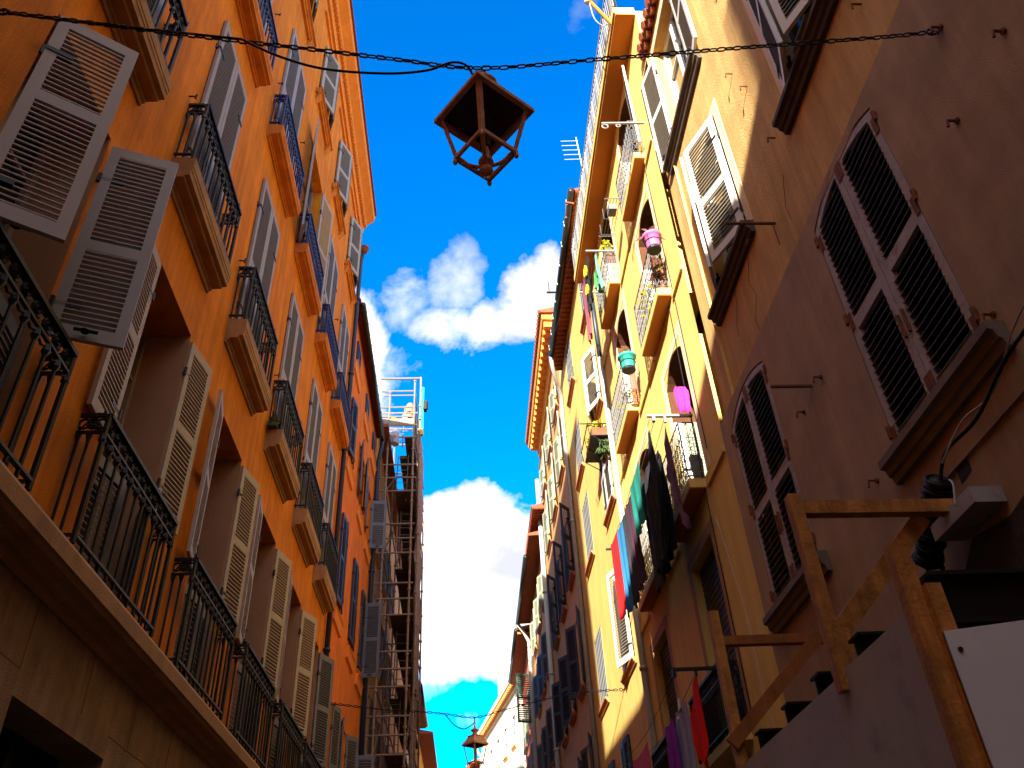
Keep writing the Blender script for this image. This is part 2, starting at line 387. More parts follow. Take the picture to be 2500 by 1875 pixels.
def latch_mesh(W, H, side):
    key = (round(W, 2), round(H, 2), side)
    if key not in LT:
        b = MB(); x = side * .045
        b.tube([(x * .9, W * .36, .05), (x * .9, W * .66, .05)], .014, 5); b.ring((x * .9, W * .5, .045), .026, .010, (1, 0, 0), (0, 1, 0), 8)
        LT[key] = b.mesh('latch', M['iron'])
    return LT[key]
def place_leaf(bld, side, hinge, ang, z0, W, H, m, near=True, hard=False, **kw):
    """ang: degrees opened outwards from closed; near leaf hinges on the near jamb and closes towards +y"""
    if side > 0: rz = -radians(ang) if near else pi + radians(ang)
    else: rz = radians(ang) if near else pi - radians(ang)
    me = leaf_mesh(side, W, H, m, flip=not near, **kw)
    o = link('shutter', me, bld, (hinge[0], hinge[1], z0), rz)
    if hard:
        sd = side * (1 if near else -1)
        
        for q in (.14, .80):
            hg = link('hinge', hinge_mesh(H, sd), o); hg.location = (0, 0, H * q)
        link('latch', latch_mesh(W, H, -sd), o)
    return o
def closed_pair(bld, side, u0, u1, v0, v1, m, ajar=0.0, w=.012, hard=False, **kw):
    x = (XL + w) if side > 0 else (XR - w); W = (u1 - u0) / 2 - .004
    place_leaf(bld, side, (x, u0), ajar, v0, W, v1 - v0, m, True, hard, **kw)
    place_leaf(bld, side, (x, u1), ajar, v0, W, v1 - v0, m, False, hard, **kw)
def sill(bld, mp, u0, u1, v, m, e=.12, h=.12, corbels=False, name='sill'):
    b = MB(mp)
    b.extr([(0, v), (0, v - h), (e * .35, v - h), (e * .45, v - h * .72), (e * .62, v - h * .66), (e * .72, v - h * .38), (e, v - h * .32), (e, v)], u0, u1)
    if corbels:
        for u in (u0 + .06, u1 - .2):
            b.extr([(0, v - h), (0, v - h - .2), (e * .7, v - h)], u, u + .14)
    return part(name, b, m, bld)
def bracket_pins(bld, mp, pts, size=.07):
    for (u, v) in pts:
        b = MB(mp); b.tube([(u, v, 0), (u, v, size)], .009, 5); b.tube([(u, v - .035, size), (u + .012, v + .045, size)], .012, 5)
        part('shutter_stay', b, M['iron'], bld)
def pipe(bld, pts, r, m, name='downpipe', collars=()):
    b = MB(); b.tube(pts, r, 10)
    for z in collars:
        for i in range(len(pts) - 1):
            p, q = Vector(pts[i]), Vector(pts[i + 1]); lo, hi = min(p.z, q.z), max(p.z, q.z)
            if lo <= z < hi:
                c = p.lerp(q, (z - p.z) / (q.z - p.z)); b.tube([c - Vector((0, 0, .03)), c + Vector((0, 0, .03))], r * 1.35, 10); break
    return part(name, b, m, bld, True)

# ================================================================== GROUND
b = MB(); b.add([(-400, -300, -.02), (400, -300, -.02), (400, 500, -.02), (-400, 500, -.02)], [(0, 1, 2, 3)])
struct('ground', b, M['asphalt'])
b = MB(); b.box((XL, -30, -.015), (XR, 90, 0)); struct('road', b, M['asphalt'])

# ================================================================== RAILINGS
def iron_railing(u0, u1, z0, z1, e, wall=0.0, ring_r=.05, pitch=.125, dense=False):
    """street railing of bars under an ornate band; runs along u at distance e from the wall, with short returns"""
    b = MB(); hb = .15                                   # band height
    for zz, hw, hh in ((z1, .030, .016), (z1 - hb, .013, .010), (z0 + .06, .018, .010)):
        b.box((u0, zz - hh, e - hw), (u1, zz + hh, e + hw))
        b.box((u0 - .012, zz - hh, wall), (u0 + .012, zz + hh, e - hw)); b.box((u1 - .012, zz - hh, wall), (u1 + .012, zz + hh, e - hw))
    n = max(4, int(round((u1 - u0) / pitch)))
    for k in range(n + 1):
        u = u0 + (u1 - u0) * k / n; r = .022 if k in (0, n) else .0135
        b.tube([(u, z0, e), (u, z1 - hb if 0 < k < n else z1, e)], r, 5)
        if 0 < k < n or True:
            b.lathe_u = None
            b.tube([(u, z1 - hb - .02, e), (u, z1 - hb - .07, e), (u, z1 - hb - .11, e)], [.022, .03, .010], 5)
    for k in range(n):
        u = u0 + (u1 - u0) * (k + .5) / n
        b.ring((u, z1 - hb / 2, e), ring_r, .014, (1, 0, 0), (0, 1, 0), 10, 4)
        b.ring((u, z1 - hb / 2, e), ring_r * .42, .014, (1, 0, 0), (0, 1, 0), 6, 4)
        p = (u1 - u0) / n
        b.tube([(u - p * .5, z1 - hb, e), (u - p * .3, z1 - hb - .05, e), (u, z1 - hb - .075, e), (u + p * .3, z1 - hb - .05, e), (u + p * .5, z1 - hb, e)], .009, 4)
    for u in (u0, u1):
        for q in (.2, .5, .8): b.ring((u, z1 - hb / 2, wall + (e - wall) * q), .042, .011, (0, 1, 0), (0, 0, 1), 8, 4)
        b.ring((u, z1 - hb / 2, (wall + e) / 2), .02, .012, (0, 1, 0), (0, 0, 1), 6, 4)
        for q in (.12, .5):
            b.tube([(u, z0, wall + (e - wall) * q), (u, z1 - hb * (q < .3) * 0 - hb, wall + (e - wall) * q)], .012, 5)
            b.tube([(u, z1 - hb - .02, wall + (e - wall) * q), (u, z1 - hb - .10, wall + (e - wall) * q)], [.026, .008], 5)
        b.tube([(u, z1 - hb, wall), (u, z1, wall + (e - wall) * .5), (u, z1 - hb, e)], .009, 4)
    return b
def remap(b, mp):
    b.v = [mp(*p) for p in b.v]; return b
def slab_profile(v0, v1, e):
    h = v1 - v0
    return [(0, v1), (0, v0), (e * .10, v0), (e * .15, v0 + h * .09), (e * .22, v0 + h * .10), (e * .26, v0 + h * .17), (e * .68, v0 + h * .18),
            (e * .72, v0 + h * .25), (e * .92, v0 + h * .27), (e * .94, v0 + h * .46), (e * .97, v0 + h * .48), (e * .97, v0 + h * .60), (e, v0 + h * .62), (e, v1 - h * .03), (e * .97, v1)]

# ================================================================== ORANGE HOUSE (near left)
A0, A1, ATOP = 2.0, 16.40, 20.0
oh = thing('orange_house', 'tall bright orange house nearest on the left, grey shutters, iron balconies and dentil cornice', 'building', (XL, 9.0, 0))
F1 = [(3.25, 4.32), (5.65, 6.76), (8.10, 9.20), (10.45, 11.55), (12.85, 13.90), (15.0, 16.02)]
F1H = [(a, c, 4.30, 7.38) for a, c in F1]
CC = [3.70, 6.08, 8.46, 10.84, 13.18, 15.38]
F2H = [(c - .55, c + .55, 8.45, 11.33) for c in CC]
F3H = [(c - .60, c + .60, 12.26, 15.22) for c in CC]
F4U = [2.86, 5.24, 7.62, 10.0, 12.38, 14.73]
F4H = [(a, a + 1.06, 16.45, 18.22) for a in F4U]
b = MB(LMAP); wall_panel(b, A0, A1, 4.0, ATOP, [], 0) if False else None
wall_panel(b, A0, A1, 4.0, 7.9, F1H, .5); wall_panel(b, A0, A1, 7.9, ATOP, F2H + F3H + F4H, .24); body(b, A0, A1, 4.0, ATOP)
part('wall', b, M['orange'], oh)
for h in F1H: add_window(oh, LMAP, h, .48)
for h in F2H + F3H + F4H: add_window(oh, LMAP, h, .22)
# plaster linings of the first floor doorways
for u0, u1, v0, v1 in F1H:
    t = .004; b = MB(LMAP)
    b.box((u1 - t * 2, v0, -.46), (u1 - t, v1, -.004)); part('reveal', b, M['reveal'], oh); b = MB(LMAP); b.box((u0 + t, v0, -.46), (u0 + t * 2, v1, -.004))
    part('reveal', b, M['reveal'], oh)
# ground floor
GH = [(5.35, 6.95, 0.3, 3.30), (9.9, 11.4, .3, 3.3), (1.9 + .2, 3.4, .3, 3.0)]
b = MB(LMAP); wall_panel(b, A0, A1, 0, 4.0, GH, .35, .03); body(b, A0, A1, 0, 4.0)
for v in (.9, 1.7, 2.5, 3.48):                              # bed joints
    pass
part('stone_base', b, M['stone'], oh)
for h in GH: add_window(oh, LMAP, h, .34, M['steel'])
b = MB(LMAP)
for i, v in enumerate((3.46, 2.9, 2.3, 1.7)):
    b.box((A0, v, .028), (5.35, v + .012, .033)); b.box((6.95, v, .028), (9.9, v + .012, .033)); b.box((11.4, v, .028), (A1, v + .012, .033))
for i in range(13):
    u = 3.3 + i * 1.02
    for (v0, v1, du) in ((3.47, 3.95, 0), (2.91, 3.46, .5), (2.31, 2.9, 0), (1.7, 2.3, .5)):
        if not any(h[0] < u + du < h[1] and v0 < h[3] for h in GH): b.box((u + du, v0, .028), (u + du + .012, v1, .033))
part('masonry_joint', b, mat('joint_mortar', (.22, .13, .08), .95), oh)  # mortar lines darker than the stone
b = MB(LMAP)
b.extr([(0, 4.26), (0, 3.90), (.05, 3.90), (.07, 3.95), (.13, 3.96), (.15, 3.985), (.23, 3.995), (.25, 4.02), (.268, 4.03), (.268, 4.145), (.255, 4.16), (.2, 4.23)], A0, A1)
part('ledge', b, M['ledge'], oh)
# first floor railings on the ledge
for i, (a, c) in enumerate(F1):
    m_ = (a + c) / 2 - .16
    b = remap(iron_railing(m_ - .86, m_ + .86, 4.235, 5.27, .20, 0, .052, .15), LMAP); part('railing', b, M['iron'], oh)
# first floor shutters: tall leaves folded back against the wall, short leaves below behind the railings
ZB, LH = 5.34, 1.96
UL = [(XL + .03, 3.26, 57, 'n'), (XL + .05, 4.31, 112, 'f')]
for i, (a, c) in enumerate(F1):
    if i == 0:
        na, fa = 57, 110
    else:
        na, fa = (177, 176, 168, 172, 171, 166)[i], (170, 171, 168, 165, 158, 155)[i]
    mm = M['grey'] if i == 0 else (M['taupe'] if i < 5 else M['greydark'])
    place_leaf(oh, 1, (XL + .035, a), na, ZB, .52, LH, mm, True, True, pitch=.047, mids=(.5,) if i else (.56,))
    place_leaf(oh, 1, (XL + .035, c), fa, ZB, .50, LH, mm, False, True, pitch=.047, mids=(.5,) if i else (.44,))
    place_leaf(oh, 1, (XL - .10, a), 8, 4.31, .535, .98, M['greydark'], True, False, pitch=.055, mids=())
    place_leaf(oh, 1, (XL - .10, c), 30 if i % 2 else 6, 4.31, .535, .98, M['greydark'], False, False, pitch=.055, mids=())
# second floor
for i, c in enumerate(CC):
    b = MB(LMAP); b.extr(slab_profile(8.10, 8.45, .23), c - .76, c + .80)
    s = part('balcony', b, M['ledge'], oh)
    part('railing', remap(iron_railing(c - .75, c + .75, 8.45, 9.32, .19, 0, .05, .135), LMAP), M['iron'], s)
    closed_pair(oh, 1, c - .55, c + .55, 8.46, 11.32, M['grey'], 0, .01, True, pitch=.052, mids=(.42, .44))
# third floor
for i, c in enumerate(CC):
    b = MB(LMAP); b.extr(slab_profile(12.0, 12.26, .22), c - .78, c + .82)
    s = part('balcony', b, mat('orange_painted_stone', (.74, .24, .03), .9, var=.15, streak=.25), oh)
    part('railing', remap(iron_railing(c - .77, c + .77, 12.26, 13.0, .18, 0, .05, .12), LMAP), M['blueiron'], s)
    if i == 3:
        x = XL + .03
        place_leaf(oh, 1, (x, c - .6), 163, 12.3, .59, 2.9, M['grey'], True, True, pitch=.055, mids=(.5,))
        place_leaf(oh, 1, (x, c + .6), 168, 12.3, .59, 2.9, M['taupe'], False, True, pitch=.055, mids=(.5,))
    else:
        closed_pair(oh, 1, c - .6, c + .6, 12.28, 15.2, M['grey'], 0, .01, True, pitch=.055, mids=(.42, .44))
# fourth floor
for i, a in enumerate(F4U):
    x = XL + .02
    place_leaf(oh, 1, (x, a), 23, 16.47, .52, 1.74, M['grey'], True, True, pitch=.052, mids=(.45,))
    place_leaf(oh, 1, (x, a + 1.06), 22, 16.47, .52, 1.74, M['greydark'], False, True, pitch=.052, mids=(.45,))
    sill(oh, LMAP, a - .2, a + 1.3, 16.42, MATS['orange_painted_stone'], .14, .12, True)
# stays and hooks on the wall
bracket_pins(oh, LMAP, [(c + .98, 9.75) for c in CC[:5]] + [(c - .80, 9.4) for c in CC[:5]] + [(c + .92, 14.1) for c in CC[1:5]] + [(c - .75, 13.35) for c in CC[1:5]])
# cornice
b = MB(LMAP)
def band(w, v0, v1): b.box((A0, v0, 0), (A1 + .03, v1, w))
b.extr([(0, 20.05), (0, 19.30), (.05, 19.30), (.07, 19.42), (.09, 19.60), (.15, 19.62), (.17, 19.72), (.26, 19.80), (.36, 19.88), (.38, 20.05), (.36, 20.12), (0, 20.14)], A0, A1 + .03)
n = int((A1 - A0) / .11)
for k in range(n):
    u = A0 + .11 * k; b.box((u, 19.50, .085), (u + .06, 19.605, .145))
part('cornice', b, mat('orange_cornice_paint', (.82, .27, .03), .88, var=.1, streak=.15), oh)
for i, a in enumerate(F4U):
    b = MB(LMAP); b.box((a - .45, 18.78, 0), (a + 1.5, 18.86, .05)); part('frieze_strip', b, MATS['orange_cornice_paint'], oh)
b = MB(LMAP)
b.extr([(.42, 20.14), (.42, 20.20), (-7, 21.9), (-7, 20.14)], A0, A1 + .05); part('roof', b, M['tile'], oh)
b = MB(); b.lathe([(.05, 0), (.10, .03), (.11, .12), (.14, .14), (.14, .19), (.09, .20)], (XL + .12, 16.56, 18.75), 12)
part('rainwater_hopper', b, M['tile'], oh, True)
pipe(oh, [(XL + .12, 16.52, 18.75), (XL + .08, 16.46, 18.3), (XL + .08, 16.46, 0)], .055, M['navypipe'], 'downpipe', (16.9, 14.4, 12.2, 9.6, 7.5))
# added unseen mass behind the viewer, roofline shaped to shade the right wall
b = MB()
prof = [(-12.95, 15.4), (-9.4, 13.75), (-6.1, 12.75), (-2.6, 12.0), (2.0, 12.2)]
for x in (XL, XL - 6):
    b.add([(x, y, 0) for y, z in prof] + [(x, y, z) for y, z in prof], [(k, k + 1, 6 + k - 0, 5 + k) for k in range(4)])
for k in range(4):
    (y0, z0), (y1, z1) = prof[k], prof[k + 1]
    b.add([(XL, y0, z0), (XL, y1, z1), (XL - 6, y1, z1), (XL - 6, y0, z0)], [(0, 1, 2, 3)])
part('added_shadow_wing', b, M['orange'], oh)

# ================================================================== DEEP ORANGE HOUSE (next on the left)
dh = thing('orange_house', 'narrow deep orange house with slate shutters and a black gutter, between two dark downpipes', 'building', (XL, 19.5, 0))
B0, B1, BT = 16.42, 23.1, 16.95
cols = [17.35, 19.75, 21.75]
DH = [(c, c + .95, v0, v1) for c in cols for (v0, v1) in ((4.6, 7.0), (8.95, 11.05), (12.75, 14.35))] + [(c + .15, c + .8, 15.75, 16.35) for c in cols]
b = MB(LMAP); wall_panel(b, B0, B1, 0, BT, DH, .22); body(b, B0, B1, 0, BT); part('wall', b, M['orange2'], dh)
for h in DH: add_window(dh, LMAP, h, .2)
for c in cols:
    for v in (15.2, 12.2, 8.45):
        b = MB(LMAP)
        b.extr([(0, v + .28), (0, v), (.05, v + .02), (.07, v + .24), (.10, v + .28)], c - .12, c + 1.05)
        part('sill_panel', b, mat('deep_orange_trim', (.82, .26, .04), .88, var=.1), dh)
for c in cols:
    x = XL + .02
    closed_pair(dh, 1, c + .15, c + .8, 15.76, 16.34, M['navy'], 0, .01, pitch=.06, mids=())
for c, na, fa in ((17.35, 8, 8), (19.75, 165, 14), (21.75, 172, 100)):
    place_leaf(dh, 1, (XL + .02, c), na, 12.76, .46, 1.58, M['greydark'] if c > 18 else M['navy'], True, True, pitch=.06)
    place_leaf(dh, 1, (XL + .02, c + .95), fa, 12.76, .46, 1.58, M['greydark'], False, True, pitch=.06)
for c, na, fa in ((17.35, 4, 6), (19.75, 3, 4), (21.75, 4, 82)):
    place_leaf(dh, 1, (XL + .02, c), na, 8.96, .46, 2.08, M['navy'], True, True, pitch=.06)
    place_leaf(dh, 1, (XL + .02, c + .95), fa, 8.96, .46, 2.08, M['navy'] if c < 21 else M['greydark'], False, True, pitch=.06)
for c, na, fa in ((17.35, 160, 165), (19.75, 165, 150), (21.75, 160, 95)):
    place_leaf(dh, 1, (XL + .02, c), na, 4.61, .46, 2.4, M['greydark'], True, True, pitch=.06)
    place_leaf(dh, 1, (XL + .02, c + .95), fa, 4.61, .46, 2.4, M['greydark'], False, True, pitch=.06)
b = MB(LMAP)
b.extr([(0, 16.93), (.16, 16.84), (.18, 16.88), (-6.9, 18.4), (-6.9, 16.96)], B0, B1)
part('roof', b, M['tile'], dh)
b = MB(); b.tube([(XL + .2, 16.6, 16.84), (XL + .2, 23.15, 16.80)], .085, 8); part('gutter', b, M['blackpipe'], dh, True)
for k in range(14):
    b = MB(); b.ring((XL + .2, 16.9 + k * .47, 16.835), .09, .008, (1, 0, 0), (0, 0, 1), 8, 4); part('gutter_clip', b, M['iron'], dh)
pipe(dh, [(XL + .2, 23.05, 16.8), (XL + .18, 23.08, 16.5), (XL + .09, 23.15, 16.0), (XL + .09, 23.15, 0)], .07, M['navypipe'], 'downpipe', (14.6, 12.2, 9.5))

# ================================================================== OCHRE HOUSE behind the scaffold
ch = thing('ochre_house', 'ochre house standing behind the scaffold on the left', 'building', (XL, 27.5, 0))
cols = [24.4, 27.0, 29.6]
OH = [(c, c + .9, v0, v1) for c in cols for (v0, v1) in ((4.0, 6.0), (7.2, 9.2), (10.4, 12.3), (13.4, 15.2))]
b = MB(LMAP); wall_panel(b, 23.2, 39.9, 0, 17.4, OH, .2); body(b, 23.2, 39.9, 0, 17.4); part('wall', b, M['ochre'], ch)
for h in OH: add_window(ch, LMAP, h, .2)
for c in cols:
    for (v0, v1) in ((4.0, 6.0), (7.2, 9.2), (10.4, 12.3), (13.4, 15.2)):
        place_leaf(ch, 1, (XL + .02, c), 170, v0, .44, v1 - v0, M['greydark'], True, pitch=.08)
        place_leaf(ch, 1, (XL + .02, c + .9), 165, v0, .44, v1 - v0, M['greydark'], False, pitch=.08)
        sill(ch, LMAP, c - .1, c + 1.0, v0, M['ochre'], .1, .1)
b = MB(LMAP); b.extr([(.35, 17.4), (.35, 17.5), (-6.5, 19), (-6.5, 17.4)], 23.2, 39.9); part('roof', b, M['tile'], ch)

# ================================================================== SCAFFOLD
SX0, SX1, SY0 = -2.52, -1.66, 24.0
sc_ = thing('scaffold', 'tall steel tube scaffold with dark decks and pale rail top, against the ochre house', 'scaffold', (-2.1, 24, 0))
lifts = [1.2, 3.1, 5.1, 7.3, 9.1, 11.2, 13.2, 15.4, 17.5]
for i, y in enumerate((SY0, SY0 + 2.4, SY0 + 4.8, SY0 + 7.2)):
    for x in (SX0, SX1):
        b = MB(); top = 19.9 if x == SX1 else 19.4
        if i > 1: top = 18.6
        b.tube([(x, y, 0), (x, y, 18.0)], .035, 6)
        for z in [v for v in range(1, 18)]: b.tube([(x, y, z - .03), (x, y, z + .03)], .06, 6)
        p = part('standard', b, M['scaff'], sc_)
        if i < 2:
            b = MB(); b.tube([(x, y, 18.0), (x, y, top)], .034, 6); b.tube([(x, y, top - .04), (x, y, top + .02)], .055, 6); part('guard_post', b, M['scaffpale'], sc_)
b = MB()
b.tube([(-1.47, 24.3, 0), (-1.47, 24.3, 20.3)], .034, 6); b.tube([(-1.66, 28.3, 0), (-1.66, 28.3, 18.6)], .034, 6); b.tube([(-1.85, 31.2, 0), (-1.85, 31.2, 18.0)], .034, 6)
for z in range(1, 20): b.tube([(-1.47, 24.3, z - .03), (-1.47, 24.3, z + .03)], .06, 6)
part('outer_standard', b, M['scaff'], sc_)
for z in lifts:
    b = MB()
    for dz in (0, .5, 1.0):
        b.tube([(SX0 - .25, SY0, z + dz), (SX1 + .12, SY0, z + dz)], .028, 6); b.tube([(SX1, SY0, z + dz), (SX1, SY0 + 7.2, z + dz)], .026, 6)
    b.tube([(SX0, SY0, z), (SX0, SY0 + 7.2, z)], .026, 6)
    b.tube([(SX0, SY0 + 2.4, z), (SX1, SY0 + 2.4, z)], .026, 6)
    part('ledger', b, M['scaff'], sc_)
    b = MB(); k = lifts.index(z)
    y0 = SY0 + .1 if k % 2 else SY0 + 1.3
    b.box((SX0 + .30, y0, z + .02), (SX1 - .03, SY0 + 7.0, z + .07))
    if k % 2 == 0: b.box((SX0 + .55, SY0 + .1, z + .02), (SX1 - .03, SY0 + 1.3, z + .07))
    for q in range(5): b.box((SX0 + .3, SY0 + 1.4 + q * 1.1, z - .03), (SX1 - .03, SY0 + 1.45 + q * 1.1, z + .02))
    part('deck', b, M['deck'], sc_)
    b = MB()
    b.tube([(SX1, SY0 + .1, z), (SX1, SY0 + 2.3, z + 1.9)], .024, 5)
    b.tube([(SX0, SY0, z), (SX0 + .12, SY0 + 2.3, z + 1.9)], .024, 5)
    part('brace', b, M['scaff'], sc_)
    if k in (3, 4, 6, 7, 8):
        b = MB(); xa = SX0 + (.28 if k % 2 else .45)
        for dx in (0, .36): b.tube([(xa + dx, SY0 + .5, z - .1), (xa + dx, SY0 + 1.0, z + 2.0)], .02, 5)
        for q in range(7): b.tube([(xa, SY0 + .5 + .07 * q, z + .1 + .29 * q), (xa + .36, SY0 + .5 + .07 * q, z + .1 + .29 * q)], .014, 5)
        part('ladder', b, M['scaffpale'], sc_)
b = MB()
for z in (18.35, 18.75, 19.45, 19.85): b.tube([(SX0 - .3, SY0 + (.8 if z == 19.85 else 0), z), (SX1, SY0 + (.8 if z == 19.85 else 0), z)], .032, 6)
for z in (18.75, 19.45): b.tube([(SX0 - .3, SY0 + 2.4, z), (SX1, SY0 + 2.4, z)], .03, 6); b.tube([(SX1, SY0, z), (SX1, SY0 + 7, z)], .028, 6)
b.tube([(SX0 - .4, 24.3, 20.25), (-1.47, 24.3, 20.25)], .04, 6)
part('guard_rail', b, M['scaffpale'], sc_)
b = MB()
b.box((SX0 - .3, SY0 - .02, 17.95), (SX1, SY0 + .02, 18.25)); part('toe_board', b, M['scaff'], sc_)
b = MB()                                                    # debris net along the street side
nu, nv = 14, 24
for i in range(nu + 1):
    for j in range(nv + 1):
        y = 24.35 + 2.7 * i / nu; z = 9.5 + 9.0 * j / nv
        b.v.append((-1.50 + .03 * sin(j * 1.7 + i) + .035 * sin(i * 2.1 + .5 * j), y, z))
for i in range(nu):
    for j in range(nv): b.f.append((i * (nv + 1) + j, (i + 1) * (nv + 1) + j, (i + 1) * (nv + 1) + j + 1, i * (nv + 1) + j + 1)); b.m.append(0)
k0 = len(b.v); b.v += [(x - .012, y, z) for x, y, z in b.v[:k0]]; b.f += [tuple(q + k0 for q in f[::-1]) for f in b.f[:]]; b.m += b.m[:]
part('debris_net', b, M['net'], sc_)
b = MB(); b.tube([(-1.38, 24.2, 17.95), (-1.38, 24.2, 19.75)], .045, 6); b.tube([(-1.38, 24.2, 19.72), (-1.47, 24.3, 19.72)], .03, 6); b.tube([(-1.38, 24.2, 18.55), (-1.5, 24.3, 18.55)], .03, 6)
part('hoist_pole', b, M['mint'], sc_)
b = MB(); b.box((-1.36, 24.1, 18.75), (-1.24, 24.32, 19.12)); b.tube([(-1.24, 24.2, 18.8), (-1.24, 24.2, 19.1)], .05, 8); part('hoist_motor', b, M['steel'], sc_)
b = MB(); b.lathe([(.07, 0), (.07, .2), (.04, .24)], (-1.40, 24.2, 17.7), 8); part('hoist_clamp', b, M['yellowplastic'], sc_)
b = MB(); b.lathe([(.02, 0), (.15, .0), (.17, .03), (.15, .12), (.09, .20), (.02, .22)], (-2.42, 24.25, 18.3), 14)
single('bucket', b, M['yellowplastic'], 'yellow rounded tub on the top deck of the scaffold', 'tub', (-2.42, 24.25, 18.3), smooth=True)
b = MB()
random.seed(3)
b.lathe([(.02, 0), (.13, .02), (.17, .15), (.16, .4), (.17, .62), (.10, .80), (.02, .82)], (-1.84, 24.35, 18.32), 12)
b.v = [(x + random.uniform(-.015, .015), y + random.uniform(-.015, .015), z) for x, y, z in b.v]
single('sack', b, M['sack'], 'tall brown speckled sack standing at the street corner of the top scaffold deck', 'sack', (-1.84, 24.35, 18.32), smooth=True)
b = MB(); b.lathe([(.02, 0), (.08, .02), (.10, .10), (.085, .22), (.02, .26)], (-1.99, 24.2, 18.32), 10)
b.v = [(x + random.uniform(-.02, .02), y + random.uniform(-.02, .02), z) for x, y, z in b.v]
single('plastic_bundle', b, M['tarp'], 'small crumpled grey-white bundle beside the brown sack on the scaffold top', 'bundle', (-1.99, 24.2, 18.32))
b = MB(); b.lathe([(.03, -.42), (.14, -.36), (.20, -.15), (.16, .02), (.06, .10)], (-2.30, 23.95, 17.55), 12)
b.v = [(x + random.uniform(-.05, .05), y + random.uniform(-.04, .04), z + random.uniform(-.05, .05)) for x, y, z in b.v]
single('plastic_sheet', b, mat('grey_polythene', (.38, .32, .36), .35, var=.4, scale=16, spec=.6), 'crumpled grey polythene sheet tied to the scaffold below the top deck', 'plastic sheet', (-2.30, 23.95, 17.55))

# ================================================================== FAR LEFT HOUSES
def far_house(name, label, y0, y1, x, zt, wm, eave, side=1, cols=(), floors=(), shut='greydark', roofm='tile', loc=None):
    mp = (lambda u, v, w: (x + w, u, v)) if side > 0 else (lambda u, v, w: (x - w, u, v))
    t = thing(name, label, 'building', (x, (y0 + y1) / 2, 0))
    hs_ = [(c, c + .9, a, c2) for c in cols for a, c2 in floors]
    b = MB(mp); wall_panel(b, y0, y1, 0, zt, hs_, .2); body(b, y0, y1, 0, zt, w1=-7); part('wall', b, M[wm], t)
    for h in hs_: add_window(t, mp, h, .18)
    b = MB(mp); b.extr([(eave, zt), (eave, zt + .1), (-6.5, zt + 1.7), (-6.5, zt + .05), (0, zt + .02)], y0 - .02, y1)
    n = int((y1 - y0) / .22)
    for k in range(n): b.tube([(y0 + .22 * k + .1, zt + .07, eave + .05), (y0 + .22 * k + .1, zt + .10 + .2, -.4)], .07, 6)
    part('roof', b, M[roofm], t)
    return t, mp
t, mp = far_house('slate_eaved_house', 'far left house with a dark brown eave just past the foot of the scaffold', 40.0, 47.0, -2.75, 14.2, 'whitewall', .62, 1, (41, 44), ((10.5, 12.2), (7, 9)), roofm='tile')
b = MB(mp); b.tube([(40.0, 14.15, .66), (47, 14.15, .66)], .08, 8); part('gutter', b, M['blackpipe'], t, True)
b = MB(mp); b.box((39.98, 14.02, 0), (47, 14.1, .62)); part('soffit', b, M['darkwood'], t)
far_house('red_eaved_house', 'most distant house on the left, red tiled eave low beside the second lantern', 48.0, 60.0, -2.6, 14.0, 'ochre', .75, 1, (49, 52), ((10.5, 12.2),))
b = MB()
t = thing('distant_house', 'orange and white banded house closing the street behind the lower lantern', 'building', (1.2, 74, 0))
b.box((.2, 74, 0), (4.5, 80, 17.9)); part('wall', b, M['ochre'], t)
for z in (16.9, 17.5):
    b = MB(); b.box((.15, 73.9, z), (4.55, 73.99, z + .28)); part('band', b, M['whitewall'], t)
b = MB(); b.add([(0, 73.6, 17.9), (4.7, 73.6, 17.9), (4.7, 80, 19.2), (0, 80, 19.2), (0, 73.6, 18.05), (4.7, 73.6, 18.05), (4.7, 80, 19.4), (0, 80, 19.4)], [(0, 3, 2, 1), (4, 5, 6, 7), (0, 1, 5, 4), (1, 2, 6, 5), (2, 3, 7, 6), (3, 0, 4, 7)])
part('roof', b, M['tile'], t)

b = MB(); rnd_ = random.Random(5)
for _ in range(90):
    p = Vector((XL + .1 + rnd_.uniform(-.05, .06), 10.02 + rnd_.uniform(-.05, .30), 8.46 + rnd_.uniform(0, .10))); d = Vector((rnd_.uniform(-.3, 1), rnd_.uniform(-1, .6), rnd_.uniform(.1, 1))).normalized() * rnd_.uniform(.06, .16); w = d.cross(Vector((0, 0, 1))).normalized() * .012
    b.add([tuple(p - w), tuple(p + w), tuple(p + d)], [(0, 1, 2)])
b.box((XL + .03, 9.98, 8.452), (XL + .16, 10.35, 8.53))
single('balcony_plant', b, M['leaf'], 'dark green grassy plant on the near corner of an orange house balcony, third row down', 'plant', (XL + .1, 10.1, 8.45))

# ================================================================== PINK AND PEACH HOUSE (near right)
ph = thing('pink_house', 'house nearest on the right, dull pink below, peach above, with worn arched shutters', 'building', (XR, 2, 0))
P0, P1, PZ, PT = -14.0, 8.22, 7.14, 14.25
def arch_h(u, c, hw, spring, rise): return spring + rise * (1 - ((u - c) / hw) ** 2)
PW = [(3.66, 4.93, 4.66, 6.94, .165), (6.62, 7.90, 4.66, 6.86, .165), (.6, 1.87, 4.66, 6.94, .165)]
holes = [(a, c, v0, v1 + r) for a, c, v0, v1, r in PW]
b = MB(RMAP); wall_panel(b, P0, P1, 0, PZ, holes, .16)
for a, c, v0, v1, r in PW:                                     # fill above the segmental arches
    n = 14; mid = (a + c) / 2; hw = (c - a) / 2; top = v1 + r
    for k in range(n):
        ua, ub = a + (c - a) * k / n, a + (c - a) * (k + 1) / n
        za, zb = arch_h(ua, mid, hw, v1, r), arch_h(ub, mid, hw, v1, r)
        b.add([(ua, za, 0), (ub, zb, 0), (ub, top, 0), (ua, top, 0), (ua, za, -.16), (ub, zb, -.16)], [(0, 1, 2, 3), (0, 4, 5, 1)])
body(b, P0, P1, 0, PZ)
b.box((P0, PZ - .10, -.08), (P1, PZ, -.001))
